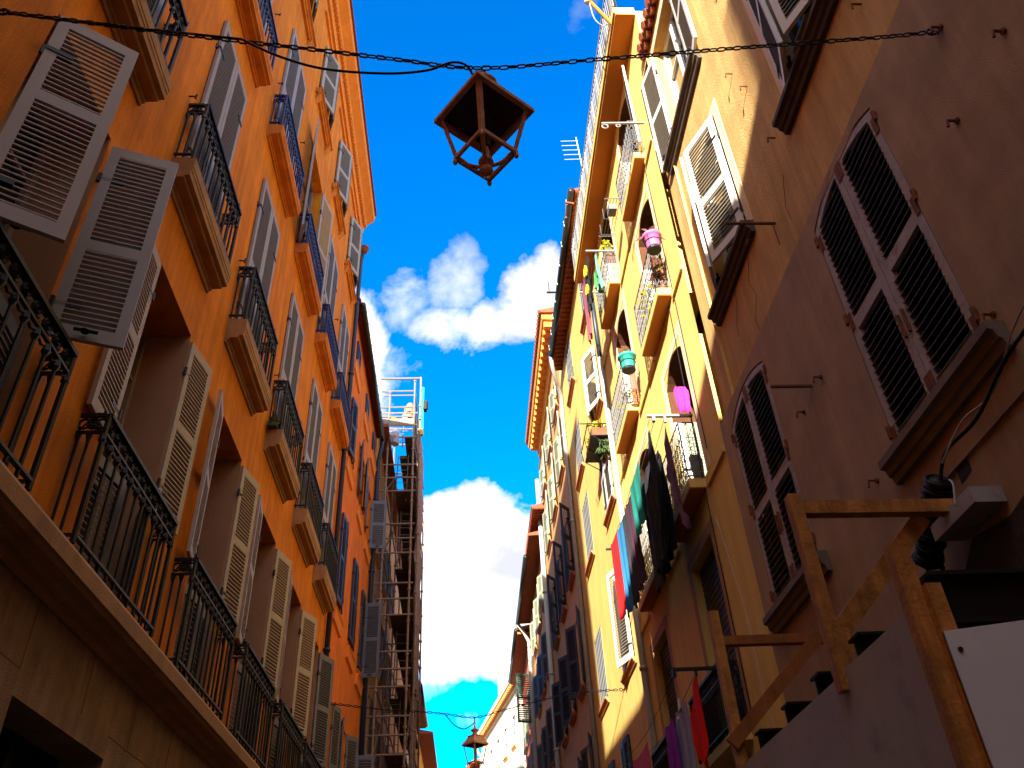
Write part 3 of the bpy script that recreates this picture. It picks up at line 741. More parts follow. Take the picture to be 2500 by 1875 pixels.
part('lower_wall', b, M['pink'], ph)
UW = [(3.35, 4.55, 8.32, 10.6), (6.12, 7.32, 8.30, 10.36), (6.32, 7.46, 11.52, 13.85), (3.4, 4.55, 11.5, 13.8)]
b = MB(lambda u, v, w: (XR + .05 - w, u, v)); wall_panel(b, P0, 8.1, PZ, PT, UW, .2); body(b, P0, 8.1, PZ, PT); part('upper_wall', b, M['peach'], ph)
UMAP = lambda u, v, w: (XR + .05 - w, u, v)
for h in UW: add_window(ph, UMAP, h, .2, M['whiteshut'])
for a, c, v0, v1, r in PW:
    b = MB(RMAP); b.box((a, v0, -.20), (c, v1 + r, -.165)); part('window', b, M['steel'], ph)
# worn arched shutters
def arched_leaf(u0, u1, v0, mid, hw, spring, rise, w, mids, hinge_left):
    b = MB(RMAP); t = .045; st = .085
    top = lambda u: arch_h(u, mid, hw, spring, rise) - .02
    n = 10
    def column(ua, ub):
        k = max(1, int((ub - ua) / .06))
        for q in range(k):
            a, c = ua + (ub - ua) * q / k, ua + (ub - ua) * (q + 1) / k
            b.add([(a, v0, w), (c, v0, w), (c, top(c), w), (a, top(a), w), (a, v0, w + t), (c, v0, w + t), (c, top(c), w + t), (a, top(a), w + t)],
                  [(0, 3, 2, 1), (4, 5, 6, 7), (0, 1, 5, 4), (1, 2, 6, 5), (2, 3, 7, 6), (3, 0, 4, 7)])
    column(u0, u0 + st); column(u1 - st, u1)
    a0, a1 = u0 + st, u1 - st
    for q in range(n):                                        # curved head rail
        a, c = a0 + (a1 - a0) * q / n, a0 + (a1 - a0) * (q + 1) / n
        b.add([(a, top(a) - .07, w), (c, top(c) - .07, w), (c, top(c), w), (a, top(a), w), (a, top(a) - .07, w + t), (c, top(c) - .07, w + t), (c, top(c), w + t), (a, top(a), w + t)],
              [(0, 3, 2, 1), (4, 5, 6, 7), (0, 1, 5, 4), (1, 2, 6, 5), (2, 3, 7, 6), (3, 0, 4, 7)])
    b.box((a0, v0, w), (a1, v0 + .11, w + t))
    b.mi = 0
    zm = v0 + (spring - v0) * mids
    b.box((a0, zm - .055, w), (a1, zm + .055, w + t))
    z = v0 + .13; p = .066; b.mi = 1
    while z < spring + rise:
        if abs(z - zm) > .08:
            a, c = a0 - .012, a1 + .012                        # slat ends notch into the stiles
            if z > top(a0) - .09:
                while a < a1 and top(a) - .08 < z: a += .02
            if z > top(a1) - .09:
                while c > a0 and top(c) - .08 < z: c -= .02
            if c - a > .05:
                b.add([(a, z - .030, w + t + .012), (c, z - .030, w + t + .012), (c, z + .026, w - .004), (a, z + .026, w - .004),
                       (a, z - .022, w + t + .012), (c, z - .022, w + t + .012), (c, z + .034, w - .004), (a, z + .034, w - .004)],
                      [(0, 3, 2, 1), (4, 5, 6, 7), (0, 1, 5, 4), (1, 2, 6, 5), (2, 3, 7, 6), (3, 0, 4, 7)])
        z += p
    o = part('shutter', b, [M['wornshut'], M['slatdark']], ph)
    us = u0 if hinge_left else u1; d = 1 if hinge_left else -1
    for zz in (v0 + .16, zm + .12, spring - .12):
        g = MB(RMAP); g.box((min(us, us + d * .05), zz - .14, w + t), (max(us, us + d * .05), zz + .02, w + t + .008)); g.tube([(us - d * .02, zz - .05, w + .05), (us - d * .02, zz + .05, w + .05)], .02, 6)
        g.box((min(us - d * .05, us), zz - .02, w + .03), (max(us - d * .05, us), zz + .015, w + .055)); part('hinge', g, M['rust'], o)
    ue = u1 if hinge_left else u0; de = -d
    g = MB(RMAP); g.box((min(ue, ue + de * .045), v0 - .01, w + t), (max(ue, ue + de * .045), v0 + .2, w + t + .007)); part('corner_plate', g, M['rust'], o); g = MB(RMAP); g.box((min(ue, ue + de * .045), top(ue) - .2, w + t), (max(ue, ue + de * .045), top(ue) - .02, w + t + .007))
    part('corner_plate', g, M['rust'], o); g = MB(RMAP)
    g.tube([(ue + de * .03, v0 + .55, w + t + .01), (ue + de * .03, v0 + .75, w + t + .01)], .014, 6)
    part('bolt', g, M['rust'], o)
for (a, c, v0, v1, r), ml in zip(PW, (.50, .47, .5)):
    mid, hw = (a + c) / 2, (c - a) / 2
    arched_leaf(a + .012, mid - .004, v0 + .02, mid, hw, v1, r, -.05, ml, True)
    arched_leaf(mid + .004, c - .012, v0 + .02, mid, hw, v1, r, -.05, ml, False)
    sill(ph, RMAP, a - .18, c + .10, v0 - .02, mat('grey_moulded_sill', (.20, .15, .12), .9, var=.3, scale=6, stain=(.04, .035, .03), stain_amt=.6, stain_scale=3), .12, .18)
# upper windows: leaves ajar
x1 = XR + .03
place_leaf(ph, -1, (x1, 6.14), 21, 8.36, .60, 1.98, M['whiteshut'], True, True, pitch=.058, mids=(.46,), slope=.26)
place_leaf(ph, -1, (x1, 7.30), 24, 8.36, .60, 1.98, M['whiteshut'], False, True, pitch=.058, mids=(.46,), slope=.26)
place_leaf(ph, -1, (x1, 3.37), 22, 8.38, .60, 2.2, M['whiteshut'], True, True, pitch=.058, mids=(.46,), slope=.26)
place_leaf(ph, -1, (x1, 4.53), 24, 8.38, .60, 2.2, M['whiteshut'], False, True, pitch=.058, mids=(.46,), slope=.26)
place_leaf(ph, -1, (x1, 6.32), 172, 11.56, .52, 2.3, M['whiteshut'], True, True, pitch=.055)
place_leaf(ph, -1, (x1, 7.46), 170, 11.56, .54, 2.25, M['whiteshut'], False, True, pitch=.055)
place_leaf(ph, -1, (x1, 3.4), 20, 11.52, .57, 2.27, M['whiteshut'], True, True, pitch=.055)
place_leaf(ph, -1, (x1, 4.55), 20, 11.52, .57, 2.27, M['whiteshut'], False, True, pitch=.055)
ds = mat('dark_moulded_sill', (.10, .075, .06), .9, var=.3, scale=6)
for a, c, v in ((3.12, 4.80, 8.32), (6.0, 7.55, 8.30), (5.95, 7.85, 11.5), (3.1, 4.8, 11.48)): sill(ph, UMAP, a, c, v, ds, .14, .17)
for (a, c, v0, v1) in UW[:3]:
    b = MB(UMAP); w = .14 
    b.box((a - w, v0, 0), (a, v1 + w, .008)); b.box((c, v0, 0), (c + w, v1 + w, .008)); b.box((a, v1, 0), (c, v1 + w, .008)); part('surround', b, M['surround'], ph)
# tiled eave above the peach wall
b = MB(UMAP)
for k in range(112):
    u = P0 + .2 * k
    if u > 7.75: break
    b.tube([(u, PT + .02, .16), (u, PT + .12, -.3)], .075, 7)
    b.tube([(u + .1, PT - .06, .10), (u + .1, PT + .02, -.2)], .07, 7)
b.extr([(.1, PT + .05), (.12, PT + .12), (-6.5, PT + 1.6), (-6.5, PT + .05)], P0, 7.8)
part('eave', b, M['tile'], ph)
b = MB(); b.box((XL + .003, -26, 0), (XR + 6.9, -12.72, 17.0)); part('added_shadow_block', b, M['peach'], ph)  # added unseen block behind the viewer, casts shade on the near right wall
# ledge line, patches, iron bits
b = MB(RMAP); b.box((P0, 4.20, 0), (5.2, 4.225, .02)); part('plaster_joint', b, M['pink'], ph)
b = MB(RMAP); b.prism([(3.2, 3.2), (4.7, 3.2), (4.75, 3.62), (4.5, 3.78), (4.1, 3.72), (3.7, 3.8), (3.2, 3.7)], .001, .012); part('bare_patch', b, mat('bare_render', (.06, .045, .04), .95, var=.5, scale=9, bump=.5), ph)
b = MB(RMAP); b.add([(4.26, 4.12, .004), (4.40, 4.10, .004), (4.40, 4.21, .004), (4.26, 4.23, .004)], [(0, 1, 2, 3)]); part('wall_hole', b, M['steel'], ph)
for (u, v) in ((2.46, 5.92), (3.04, 5.90), (3.52, 4.72), (2.78, 6.52), (5.60, 5.86), (6.08, 5.83), (5.31, 4.66), (4.75, 3.92)):
    b = MB(RMAP); b.tube([(u, v, 0), (u, v, .07), (u, v - .06, .085)], .010, 5); b.tube([(u, v, 0), (u, v, .015)], .022, 6); part('iron_hook', b, M['rust'], ph)
for (u, v) in ((3.30, 7.76), (5.05, 8.44), (5.2, 9.55), (5.4, 10.1), (6.1, 8.1)):
    b = MB(UMAP); b.tube([(u, v, 0), (u, v, .08), (u, v - .07, .09)], .009, 5); part('iron_hook', b, M['rust'], ph)
for (x0, y, z) in ((2.645, 5.58, 7.78), (2.73, 5.81, 5.92)):
    b = MB(); b.bar((XR + .05, y, z), (x0, y, z), .025, .02); b.tube([(XR + .02, y, z), (XR + .02, y, z - .3)], .006, 4)
    part('iron_bar', b, M['rust'], ph)

for pts in ([(6.35, 8.10), (6.5, 7.85), (6.42, 7.6), (6.6, 7.4), (6.58, 7.22)], [(6.9, 8.1), (6.98, 7.9), (7.1, 7.75), (7.12, 7.6)], [(5.15, 8.0), (5.3, 7.7), (5.28, 7.5)]):
    b = MB(UMAP); b.tube([(u, v, .0) for u, v in pts], .004, 4); part('plaster_crack', b, M['steel'], ph)
# ================================================================== YELLOW HOUSE WITH WHITE BALCONIES
mat('brown_shutter', (.30, .10, .03), .6)
mat('dark_screen_cloth', (.03, .025, .022), .9)
yh = thing('yellow_house', 'yellow house with arched balcony doors and shallow white lacework balconies, right side', 'building', (XR, 11, 0))
Y0, Y1, YT = 7.66, 14.35, 15.55
NC, FC = (9.02, 10.14), (11.72, 12.84)
DZ = [(7.0, 9.27), (10.08, 12.43), (12.98, 15.30)]
YH = [(a, c, v0, v1) for (a, c) in (NC, FC) for v0, v1 in DZ] + [(9.42, 10.58, 3.95, 6.33), (12.5, 13.62, 3.95, 6.28)]
YMAP = lambda u, v, w: (XR + .012 - w, u, v)
b = MB(YMAP)
wall_panel(b, 8.24, Y1, 0, YT, YH, .6); wall_panel(b, Y0, 8.24, PT - .2, YT, [], .2)
for (a, c, v0, v1) in YH[:6]:
    n = 10; mid = (a + c) / 2; hw = (c - a) / 2; rise = .22
    for k in range(n):
        ua, ub = a + (c - a) * k / n, a + (c - a) * (k + 1) / n
        za, zb = arch_h(ua, mid, hw, v1 - rise, rise), arch_h(ub, mid, hw, v1 - rise, rise)
        b.add([(ua, za, 0), (ub, zb, 0), (ub, v1, 0), (ua, v1, 0), (ua, za, -.6), (ub, zb, -.6)], [(0, 1, 2, 3), (0, 4, 5, 1)])
body(b, Y0, Y1, 0, YT)
part('wall', b, M['yellow'], yh)
for i, h in enumerate(YH):
    add_window(yh, YMAP, h, .58, MATS['brown_shutter'] if i < 6 else M['greydark'])
    a, c, v0, v1 = h
    b = MB(YMAP); w = .15
    b.box((a - w, v0, 0), (a, v1 + w, .006)); b.box((c, v0, 0), (c + w, v1 + w, .006)); b.box((a, v1, 0), (c, v1 + w, .006))
    part('surround', b, M['surround'] if i < 6 else M['reveal'], yh)
    if i < 6:                                                  # shutters folded into the doorway
        place_leaf(yh, -1, (XR - .012, c - .02), 91, v0 + .02, .26, v1 - v0 - .75, M['whiteshut'] if i % 2 else MATS['brown_shutter'], False, pitch=.06) if False else None
        lm = mat('shaded_lining_tone', (.10, .035, .012), .85, var=.3, scale=5)  # dark lining paints shade onto the arch soffit and jambs
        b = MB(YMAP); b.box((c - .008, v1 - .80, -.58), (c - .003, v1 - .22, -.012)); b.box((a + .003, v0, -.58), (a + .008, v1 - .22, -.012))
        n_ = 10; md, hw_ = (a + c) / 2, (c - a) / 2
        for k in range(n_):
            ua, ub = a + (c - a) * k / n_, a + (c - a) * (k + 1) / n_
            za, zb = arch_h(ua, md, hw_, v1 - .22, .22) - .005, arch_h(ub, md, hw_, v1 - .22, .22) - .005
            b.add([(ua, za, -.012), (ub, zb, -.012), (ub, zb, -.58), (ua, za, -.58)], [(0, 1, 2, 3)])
        part('lining_shade', b, lm, yh)
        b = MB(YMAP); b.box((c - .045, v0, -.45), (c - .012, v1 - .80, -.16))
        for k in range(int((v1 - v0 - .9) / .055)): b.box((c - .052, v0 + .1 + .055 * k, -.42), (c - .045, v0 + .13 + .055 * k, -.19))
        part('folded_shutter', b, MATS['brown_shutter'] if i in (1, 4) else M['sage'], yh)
        b = MB(YMAP); b.box((c - .04, v0, -.15), (c - .009, v1 - .80, -.02)); part('jamb_board', b, M['whiteshut'], yh)
    else:
        b = MB(YMAP); b.box((a + .02, v0, -.14), (c - .02, v1 - .02, -.11))
        for k in range(30):
            v = v0 + (v1 - v0) * k / 30; b.box((a + .03, v, -.11), (c - .03, v + .02, -.10))
        part('roller_shutter', b, mat('teal_grey_shutter', (.035, .05, .055), .5), yh)
b = MB(YMAP)
for v in (6.86, 9.88, 12.78):
    segs = {6.86: ((8.26, 9.1), (10.9, 11.8), (13.4, Y1 - .1)), 9.88: ((8.26, 8.86), (10.4, 11.82), (13.3, Y1 - .1)), 12.78: ((8.26, 8.75), (10.1, 11.6), (13.1, Y1 - .1))}[v]
    for a, c in segs: b = MB(YMAP); b.box((a, v - .06, 0), (c, v + .02, .035)); part('string_course', b, M['yellow'], yh)
def lace_railing(u0, u1, z0, z1, e, wall=0.0, mp=YMAP):
    b = MB(mp); r = .0052
    def span(f, L):                                            # f(s, v) -> point
        n = max(2, int(round(L / .125)))
        if L < .3: n = 2
        p = L / n; h = z1 - z0
        for k in range(n + 1): b.tube([f(p * k, z0), f(p * k, z1)], r if 0 < k < n else r * 1.8, 4)
        for v in (z0 + .03, z0 + h * .30, z0 + h * .72, z1):
            b.tube([f(0, v), f(L, v)], r * (2.2 if v == z1 else 1.2), 4)
        for k in range(n):
            a, c, m_ = p * k, p * (k + 1), p * (k + .5)
            for v0, v1 in ((z0 + .03, z0 + h * .30), (z0 + h * .72, z1)):
                b.tube([f(a, v0), f(m_, (v0 + v1) / 2), f(a, v1)], r, 3); b.tube([f(c, v0), f(m_, (v0 + v1) / 2), f(c, v1)], r, 3)
            for q, rad in ((.38, .9), (.51, 1.0), (.64, .9)):
                v = z0 + h * q; rr = p * .46 * rad
                b.tube([f(m_ + rr * cos(2 * pi * t / 8), v + rr * sin(2 * pi * t / 8)) for t in range(8)], r, 3, True)
            v = z0 + h * .51; b.tube([f(m_, z0 + h * .3), f(m_, z0 + h * .72)], r, 3)
    span(lambda s, v: (u0 + s, v, e), u1 - u0)
    span(lambda s, v: (u0, v, e - s), e - wall); span(lambda s, v: (u1, v, wall + s), e - wall)
    return b
place_leaf(yh, -1, (XR - .01, 9.0), 166, 13.0, .52, 2.2, M['whiteshut'], True, pitch=.055, mids=())
BAL = [(8.92, 10.36, 9.95, .21, 'w'), (11.86, 13.28, 9.95, .21, 'w'), (8.70, 10.10, 12.85, .20, 'w'), (11.68, 13.05, 12.85, .21, 'w'),
       (9.2, 10.75, 6.86, .22, 'w'), (11.85, 13.3, 6.86, .20, 'w')]
for (a, c, v, e, k) in BAL:
    b = MB(YMAP); b.box((a, v, 0), (c, v + .13, e)); b.box((a + .03, v - .012, .03), (c - .03, v, e - .03)); b.mi = 1
    s = part('balcony', b, M['yellow'], yh)
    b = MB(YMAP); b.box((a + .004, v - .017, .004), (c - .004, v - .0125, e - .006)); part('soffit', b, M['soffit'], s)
    part('railing', lace_railing(a + .01, c - .01, v + .15, v + 1.0, e - .01), M['whiteiron'], s)
b = MB(YMAP); b.box((9.45, 3.86, 0), (11.1, 3.96, .2)); s = part('balcony', b, M['yellow'], yh)
part('railing', remap(iron_railing(9.47, 11.08, 3.98, 4.72, .19, 0, .045, .09), YMAP), M['iron'], s)
b = MB(YMAP); b.box((12.0, 3.86, 0), (13.9, 3.96, .2)); s = part('balcony', b, M['yellow'], yh)
part('railing', remap(iron_railing(12.02, 13.88, 3.98, 4.72, .19, 0, .045, .09), YMAP), M['iron'], s)
# roof terrace: overhanging slab and white boarded railing
b = MB(YMAP); b.box((Y0, 15.50, 0), (Y1 + .05, 15.66, .385)); b.box((Y0, 15.45, 0), (Y1 + .05, 15.50, .35))
s = part('terrace_slab', b, M['yellow'], yh)
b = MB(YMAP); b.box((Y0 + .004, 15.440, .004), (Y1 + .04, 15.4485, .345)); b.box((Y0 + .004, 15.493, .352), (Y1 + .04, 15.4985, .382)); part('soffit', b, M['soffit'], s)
b = MB(YMAP); e = .36
for v in (15.76, 16.62): b.box((Y0, v - .02, e - .015), (Y1, v + .02, e + .015))
n = int((Y1 - Y0) / .105)
for k in range(n + 1):
    u = Y0 + (Y1 - Y0) * k / n
    b.box((u - .014, 15.66, e - .004), (u + .014, 16.6, e + .004))
    if k % 6 == 0: b.box((u - .03, 15.66, e - .008), (u + .03, 16.66, e + .008))
    if k % 6 == 1: b.box((u + .01, 15.8, e - .004), (u + .1, 16.3 + .2 * (k % 5 == 0), e + .004))
b.box((Y0 - .012, 16.60, 0), (Y0 + .012, 16.64, e))
tr_ = part('terrace_railing', b, M['barwhite'], s)
b = MB(YMAP); b.box((Y0 + .02, 15.67, e - .075), (Y1 - .02, 16.52, e - .06)); part('shade_cloth', b, MATS['dark_screen_cloth'], s)
b = MB(YMAP); b.box((Y0 + .1, 15.66, -2.2), (Y1 - .1, 18.3, -6)); part('attic_wall', b, M['yellow'], yh)
pipe(yh, [(XR - .06, 14.2, 15.4), (XR - .06, 14.2, 13.0)], .05, M['navypipe'], 'downpipe')
pipe(yh, [(XR - .06, 14.2, 13.0), (XR - .06, 14.2, 0)], .055, M['whitepipe'], 'downpipe', (11.0, 8.4, 6.2, 4.8))
for pts in ([(XR - .005, 9.13, 9.9), (XR - .012, 9.22, 6.9), (XR - .012, 9.25, 4.0)], [(XR - .005, 8.85, 12.8), (XR - .008, 8.80, 9.95), (XR - .008, 8.83, 7.2)]):
    b = MB(); b.tube(pts, .007, 4); part('wall_cable', b, M['rubber'], yh)

# ================================================================== CREAM HOUSE WITH GUTTER
gh = thing('cream_house', 'pale yellow house with a black gutter and barred-looking closed shutters, beyond the white balconies', 'building', (XR, 17.5, 0))
G0, G1, GT = 14.37, 20.85, 17.5
c1, c2 = (14.80, 15.85), (18.2, 19.3)
GHs = [(c1[0], c1[1], 15.3, 17.0), (c2[0], c2[1], 15.5, 17.2), (14.85, 15.95, 12.35, 13.9), (c2[0], c2[1], 12.75, 14.2), (14.9, 15.95, 9.95, 11.75), (c2[0], c2[1], 10.3, 12.0), (18.5, 19.6, 7.0, 8.62), (15.07, 16.2, 6.69, 8.55), (16.6, 17.5, 3.6, 5.75), (18.6, 19.6, 3.6, 5.75)]
GMAP = lambda u, v, w: (XR + .004 - w, u, v)
b = MB(GMAP); wall_panel(b, G0, G1, 0, GT, GHs, .2); body(b, G0, G1, 0, GT); part('wall', b, M['cream'], gh)
for i, h in enumerate(GHs):
    add_window(gh, GMAP, h, .2, M['steel'])
    a, c, v0, v1 = h
    sill(gh, GMAP, a - .12, c + .14, v0 - .02, mat('red_stone_sill', (.45, .16, .06), .88, var=.2), .10, .11)
    if i in (2,):
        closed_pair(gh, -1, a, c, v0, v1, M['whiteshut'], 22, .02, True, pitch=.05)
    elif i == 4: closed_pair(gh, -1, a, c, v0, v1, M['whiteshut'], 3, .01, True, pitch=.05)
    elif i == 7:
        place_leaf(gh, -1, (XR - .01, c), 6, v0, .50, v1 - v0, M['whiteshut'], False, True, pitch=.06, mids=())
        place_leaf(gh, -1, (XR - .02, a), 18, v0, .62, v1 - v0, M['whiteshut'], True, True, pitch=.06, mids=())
    elif i in (0, 1, 3, 5, 6):
        b = MB(GMAP); q = 5
        b.box((a, v0, .0), (a + .05, v1, .006)); b.box((c - .05, v0, 0), (c, v1, .006)); b.box((a, v1 - .05, 0), (c, v1, .006)); b.box((a, v0, 0), (c, v0 + (.05 if i != 1 else .42), .006))
        for k in range(1, q): u = a + (c - a) * k / q; b.box((u - .040, v0 + .05, 0), (u + .040, v1 - .05, .005))
        b.mi = 1; b.box((a + .004, v0 + .004, -.02), (c - .004, v1 - .004, -.012)); part('slatted_shutter', b, [M['barwhite'], M['steel']], gh)
    else: closed_pair(gh, -1, a, c, v0, v1, M['navy'], 3, .01, pitch=.06)
b = MB(GMAP)
b.extr([(0, 17.5), (0, 17.42), (.30, 17.40), (.34, 17.46), (-6.5, 19.2), (-6.5, 17.5)], 13.2, 20.3)
for k in range(int(7.1 / .2)): u = 13.25 + .2 * k; b.tube([(u, 17.40, .30), (u, 17.40, .02)], .045, 6)
part('eave', b, M['tile'], gh)
b = MB(GMAP); b.tube([(13.2, 17.42, .40), (19.6, 17.42, .40)], .085, 8); g = part('gutter', b, M['blackpipe'], gh, True)
for k in range(9):
    b = MB(GMAP); b.tube([(13.6 + .7 * k, 17.33, .47), (13.6 + .7 * k, 17.52, .48), (13.6 + .7 * k, 17.54, .36)], .012, 4)
    part('gutter_clip', b, M['whitepipe'], g)
pipe(gh, [(XR - .40, 19.55, 17.40), (XR - .38, 19.6, 17.05), (XR - .22, 20.1, 16.75), (XR - .07, 20.5, 16.6), (XR - .07, 20.62, 16.0), (XR - .07, 20.75, 0)], .065, M['zinc'], 'downpipe', (15.2, 12.4))
# window box shelf of the cream house
b = MB(GMAP); b.box((14.6, 11.24, .04), (15.7, 11.26, .40)); b.tube([(14.55, 11.52, .45), (15.75, 11.52, .45)], .012, 4); b.tube([(14.58, 11.52, .0), (14.58, 11.52, .62)], .014, 4)
for u in (14.6, 15.15, 15.7): b.tube([(u, 11.25, .42), (u, 11.52, .45)], .008, 4); b.tube([(u, 11.0, .02), (u, 11.24, .38)], .012, 4)
part('shelf_bracket', b, M['iron'], gh)

# ================================================================== CORNICE HOUSE
kh = thing('cornice_house', 'brown and cream house under a heavy bracketed cornice, beyond the cream house with the gutter', 'building', (XR, 25, 0))
K0, K1, KT = 20.87, 29.2, 19.4
kc = [21.75, 24.2, 26.7]
KH = [(c, c + .95, v0, v1) for c in kc for v0, v1 in ((5.0, 7.0), (8.3, 10.25), (11.4, 13.4), (14.9, 16.6), (17.2, 18.5))]
b = MB(GMAP); wall_panel(b, K0, K1, 0, KT, KH, .22); body(b, K0, K1, 0, KT); part('wall', b, M['beige'], kh)
for h in KH: add_window(kh, GMAP, h, .2)
for i, c in enumerate(kc):
    for j, (v0, v1) in enumerate(((5.0, 7.0), (8.3, 10.25), (11.4, 13.4), (14.9, 16.6), (17.2, 18.5))):
        mm = M['navy'] if j < 3 else M['sage']
        place_leaf(kh, -1, (XR - .02, c), 165 if j != 2 else 140, v0, .47, v1 - v0, mm, True, j > 1, pitch=.07)
        place_leaf(kh, -1, (XR - .02, c + .95), 168 if j != 1 else 150, v0, .47, v1 - v0, mm, False, j > 1, pitch=.07)
        sill(kh, GMAP, c - .1, c + 1.08, v0 - .01, MATS['red_stone_sill'], .11, .13)
b = MB(GMAP)
b.extr([(0, 19.75), (0, 19.15), (.06, 19.17), (.08, 19.32), (.12, 19.36), (.12, 19.62), (.44, 19.64), (.47, 19.72), (.47, 19.84), (0, 19.86)], 20.4, K1 - 1.0)
n = 20
for k in range(n):
    u = 20.5 + k * .385; b.box((u, 19.40, .115), (u + .19, 19.635, .40))
part('cornice', b, mat('ochre_cornice_paint', (.70, .27, .045), .88, var=.15), kh)
b = MB(GMAP); b.extr([(.50, 19.85), (.55, 19.95), (-6.5, 21.6), (-6.5, 19.85)], 20.3, K1 - .9)
for k in range(38): b.tube([(20.4 + .21 * k, 19.93, .57), (20.4 + .21 * k, 20.08, .0)], .07, 6)
part('roof', b, M['tile'], kh)
pipe(kh, [(XR - .1, 29.25, 18.8), (XR - .1, 29.25, 0)], .085, M['whitepipe'], 'downpipe', (17.2, 14, 11, 8.5))

# ================================================================== HOUSES FURTHER DOWN THE RIGHT
t, mp = far_house('brown_house', 'brown house with a black gutter over a red tiled soffit, past the cornice house', 29.4, 38.6, XR, 16.4, 'beige', .55, -1, (30.2, 32.6, 35.2), ((5.2, 7.2), (8.5, 10.4), (11.5, 13.2), (14.1, 15.6)))
for c in (30.2, 32.6, 35.2):
    for j, (v0, v1) in enumerate(((5.2, 7.2), (8.5, 10.4), (11.5, 13.2), (14.1, 15.6))):
        mm = M['navy'] if j < 3 else M['sage']
        place_leaf(t, -1, (XR - .02, c), 165, v0, .45, v1 - v0, mm, True, pitch=.09); place_leaf(t, -1, (XR - .02, c + .9), 160, v0, .45, v1 - v0, mm, False, pitch=.09)
        sill(t, mp, c - .1, c + 1.0, v0 - .01, MATS['red_stone_sill'], .11, .13)
b = MB(mp); b.tube([(31.2, 16.38, .60), (38.6, 16.38, .60)], .09, 8); part('gutter', b, M['blackpipe'], t, True)
pipe(t, [(XR - .6, 38.4, 16.35), (XR - .3, 38.6, 16.0), (XR - .08, 38.75, 15.6), (XR - .08, 38.75, 0)], .085, M['whitepipe'], 'downpipe')
b = MB(mp); b.extr([(0, 17.15), (0, 17.05), (.45, 17.0), (.5, 17.1), (-2, 17.8), (-2, 17.2)], 28.3, 31.0)
for k in range(13): b.tube([(28.35 + .21 * k, 17.02, .47), (28.35 + .21 * k, 17.02, .02)], .05, 6)
part('tile_eave', b, M['tile'], t)
t, mp = far_house('red_house', 'far red house with a dark green shutter swung out over the street', 38.8, 46.5, XR, 16.2, 'redwall', .62, -1, (39.6, 42.2, 44.6), ((6.5, 8.6), (9.8, 11.6), (12.2, 14.0)))
b = MB(mp); b.tube([(38.8, 16.18, .66), (46.5, 16.18, .66)], .1, 8); part('gutter', b, M['blackpipe'], t, True)
b = MB(mp); b.box((38.82, 16.0, 0), (46.5, 16.1, .6)); part('soffit', b, M['darkwood'], t)
place_leaf(t, -1, (XR - .02, 39.5), 105, 12.1, .75, 2.2, M['green'], True, pitch=.09)
for c in (39.6, 42.2, 44.6): place_leaf(t, -1, (XR - .02, c + .9), 165, 9.8, .45, 1.8, M['greydark'], False, pitch=.09); place_leaf(t, -1, (XR - .02, c + .9), 165, 12.2, .45, 1.8, M['sage'], False, pitch=.09)
# white house set at an angle, and the tower behind it
wt = thing('white_house', 'white house turned slightly across the street, red bracketed eave, sunlit at the far end', 'building', (XR, 46.6, 0))
ang = radians(8.5)
WMAP = lambda u, v, w: (XR - .15 - w * cos(ang) - u * sin(ang), 46.6 + u * cos(ang) - w * sin(ang), v)
WH = [(1.5 + 2.5 * k, 2.35 + 2.5 * k, v0, v1) for k in range(4) for v0, v1 in ((10.4, 12.0), (13.3, 14.9))]
b = MB(WMAP); wall_panel(b, 0, 13, 0, 16.2, WH, .2); body(b, 0, 13, 0, 16.2); part('wall', b, M['whitewall'], wt)
for h in WH: add_window(wt, WMAP, h, .12, M['greydark']); sill(wt, WMAP, h[0] - .1, h[1] + .1, h[2], M['ochre'], .12, .15)
b = MB(WMAP); b.extr([(0, 16.2), (.45, 16.3), (.5, 16.5), (-6.5, 18.3), (-6.5, 16.3)], 0, 13)
b.extr([(0, 16.19), (0, 16.0), (.1, 16.0), (.12, 16.19)], 0, 13)
part('roof', b, M['whitewall'], wt)
for k in range(38):
    b = MB(WMAP); b.box((.15 + .34 * k, 16.10, .03), (.29 + .34 * k, 16.22, .42)); part('eave_bracket', b, mat('orange_bracket_paint', (.62, .22, .05), .85), wt)
b = MB(WMAP); b.extr([(0, 15.1), (.62, 15.0), (.66, 15.15), (-2, 15.8), (-2, 15.2)], 13.0, 19); 
b.box((13.02, 0, -6), (19, 15.1, 0)); part('lower_wing', b, M['redwall'], wt)
pipe(wt, [WMAP(12.6, 16.0, .45), WMAP(12.7, 15.6, .3), WMAP(12.75, 15.3, .08), WMAP(12.75, 5, .08)], .09, M['whitepipe'], 'downpipe')
b = MB(); b.box((2.3, 56, 10), (6, 60, 20.3)); b.box((2.25, 55.95, 20.3), (6.05, 60.05, 20.5))
single('chimney_tower', b, M['whitewall'], 'plain pale square tower rising behind the white house at the end of the street', 'tower', (4, 58, 10))

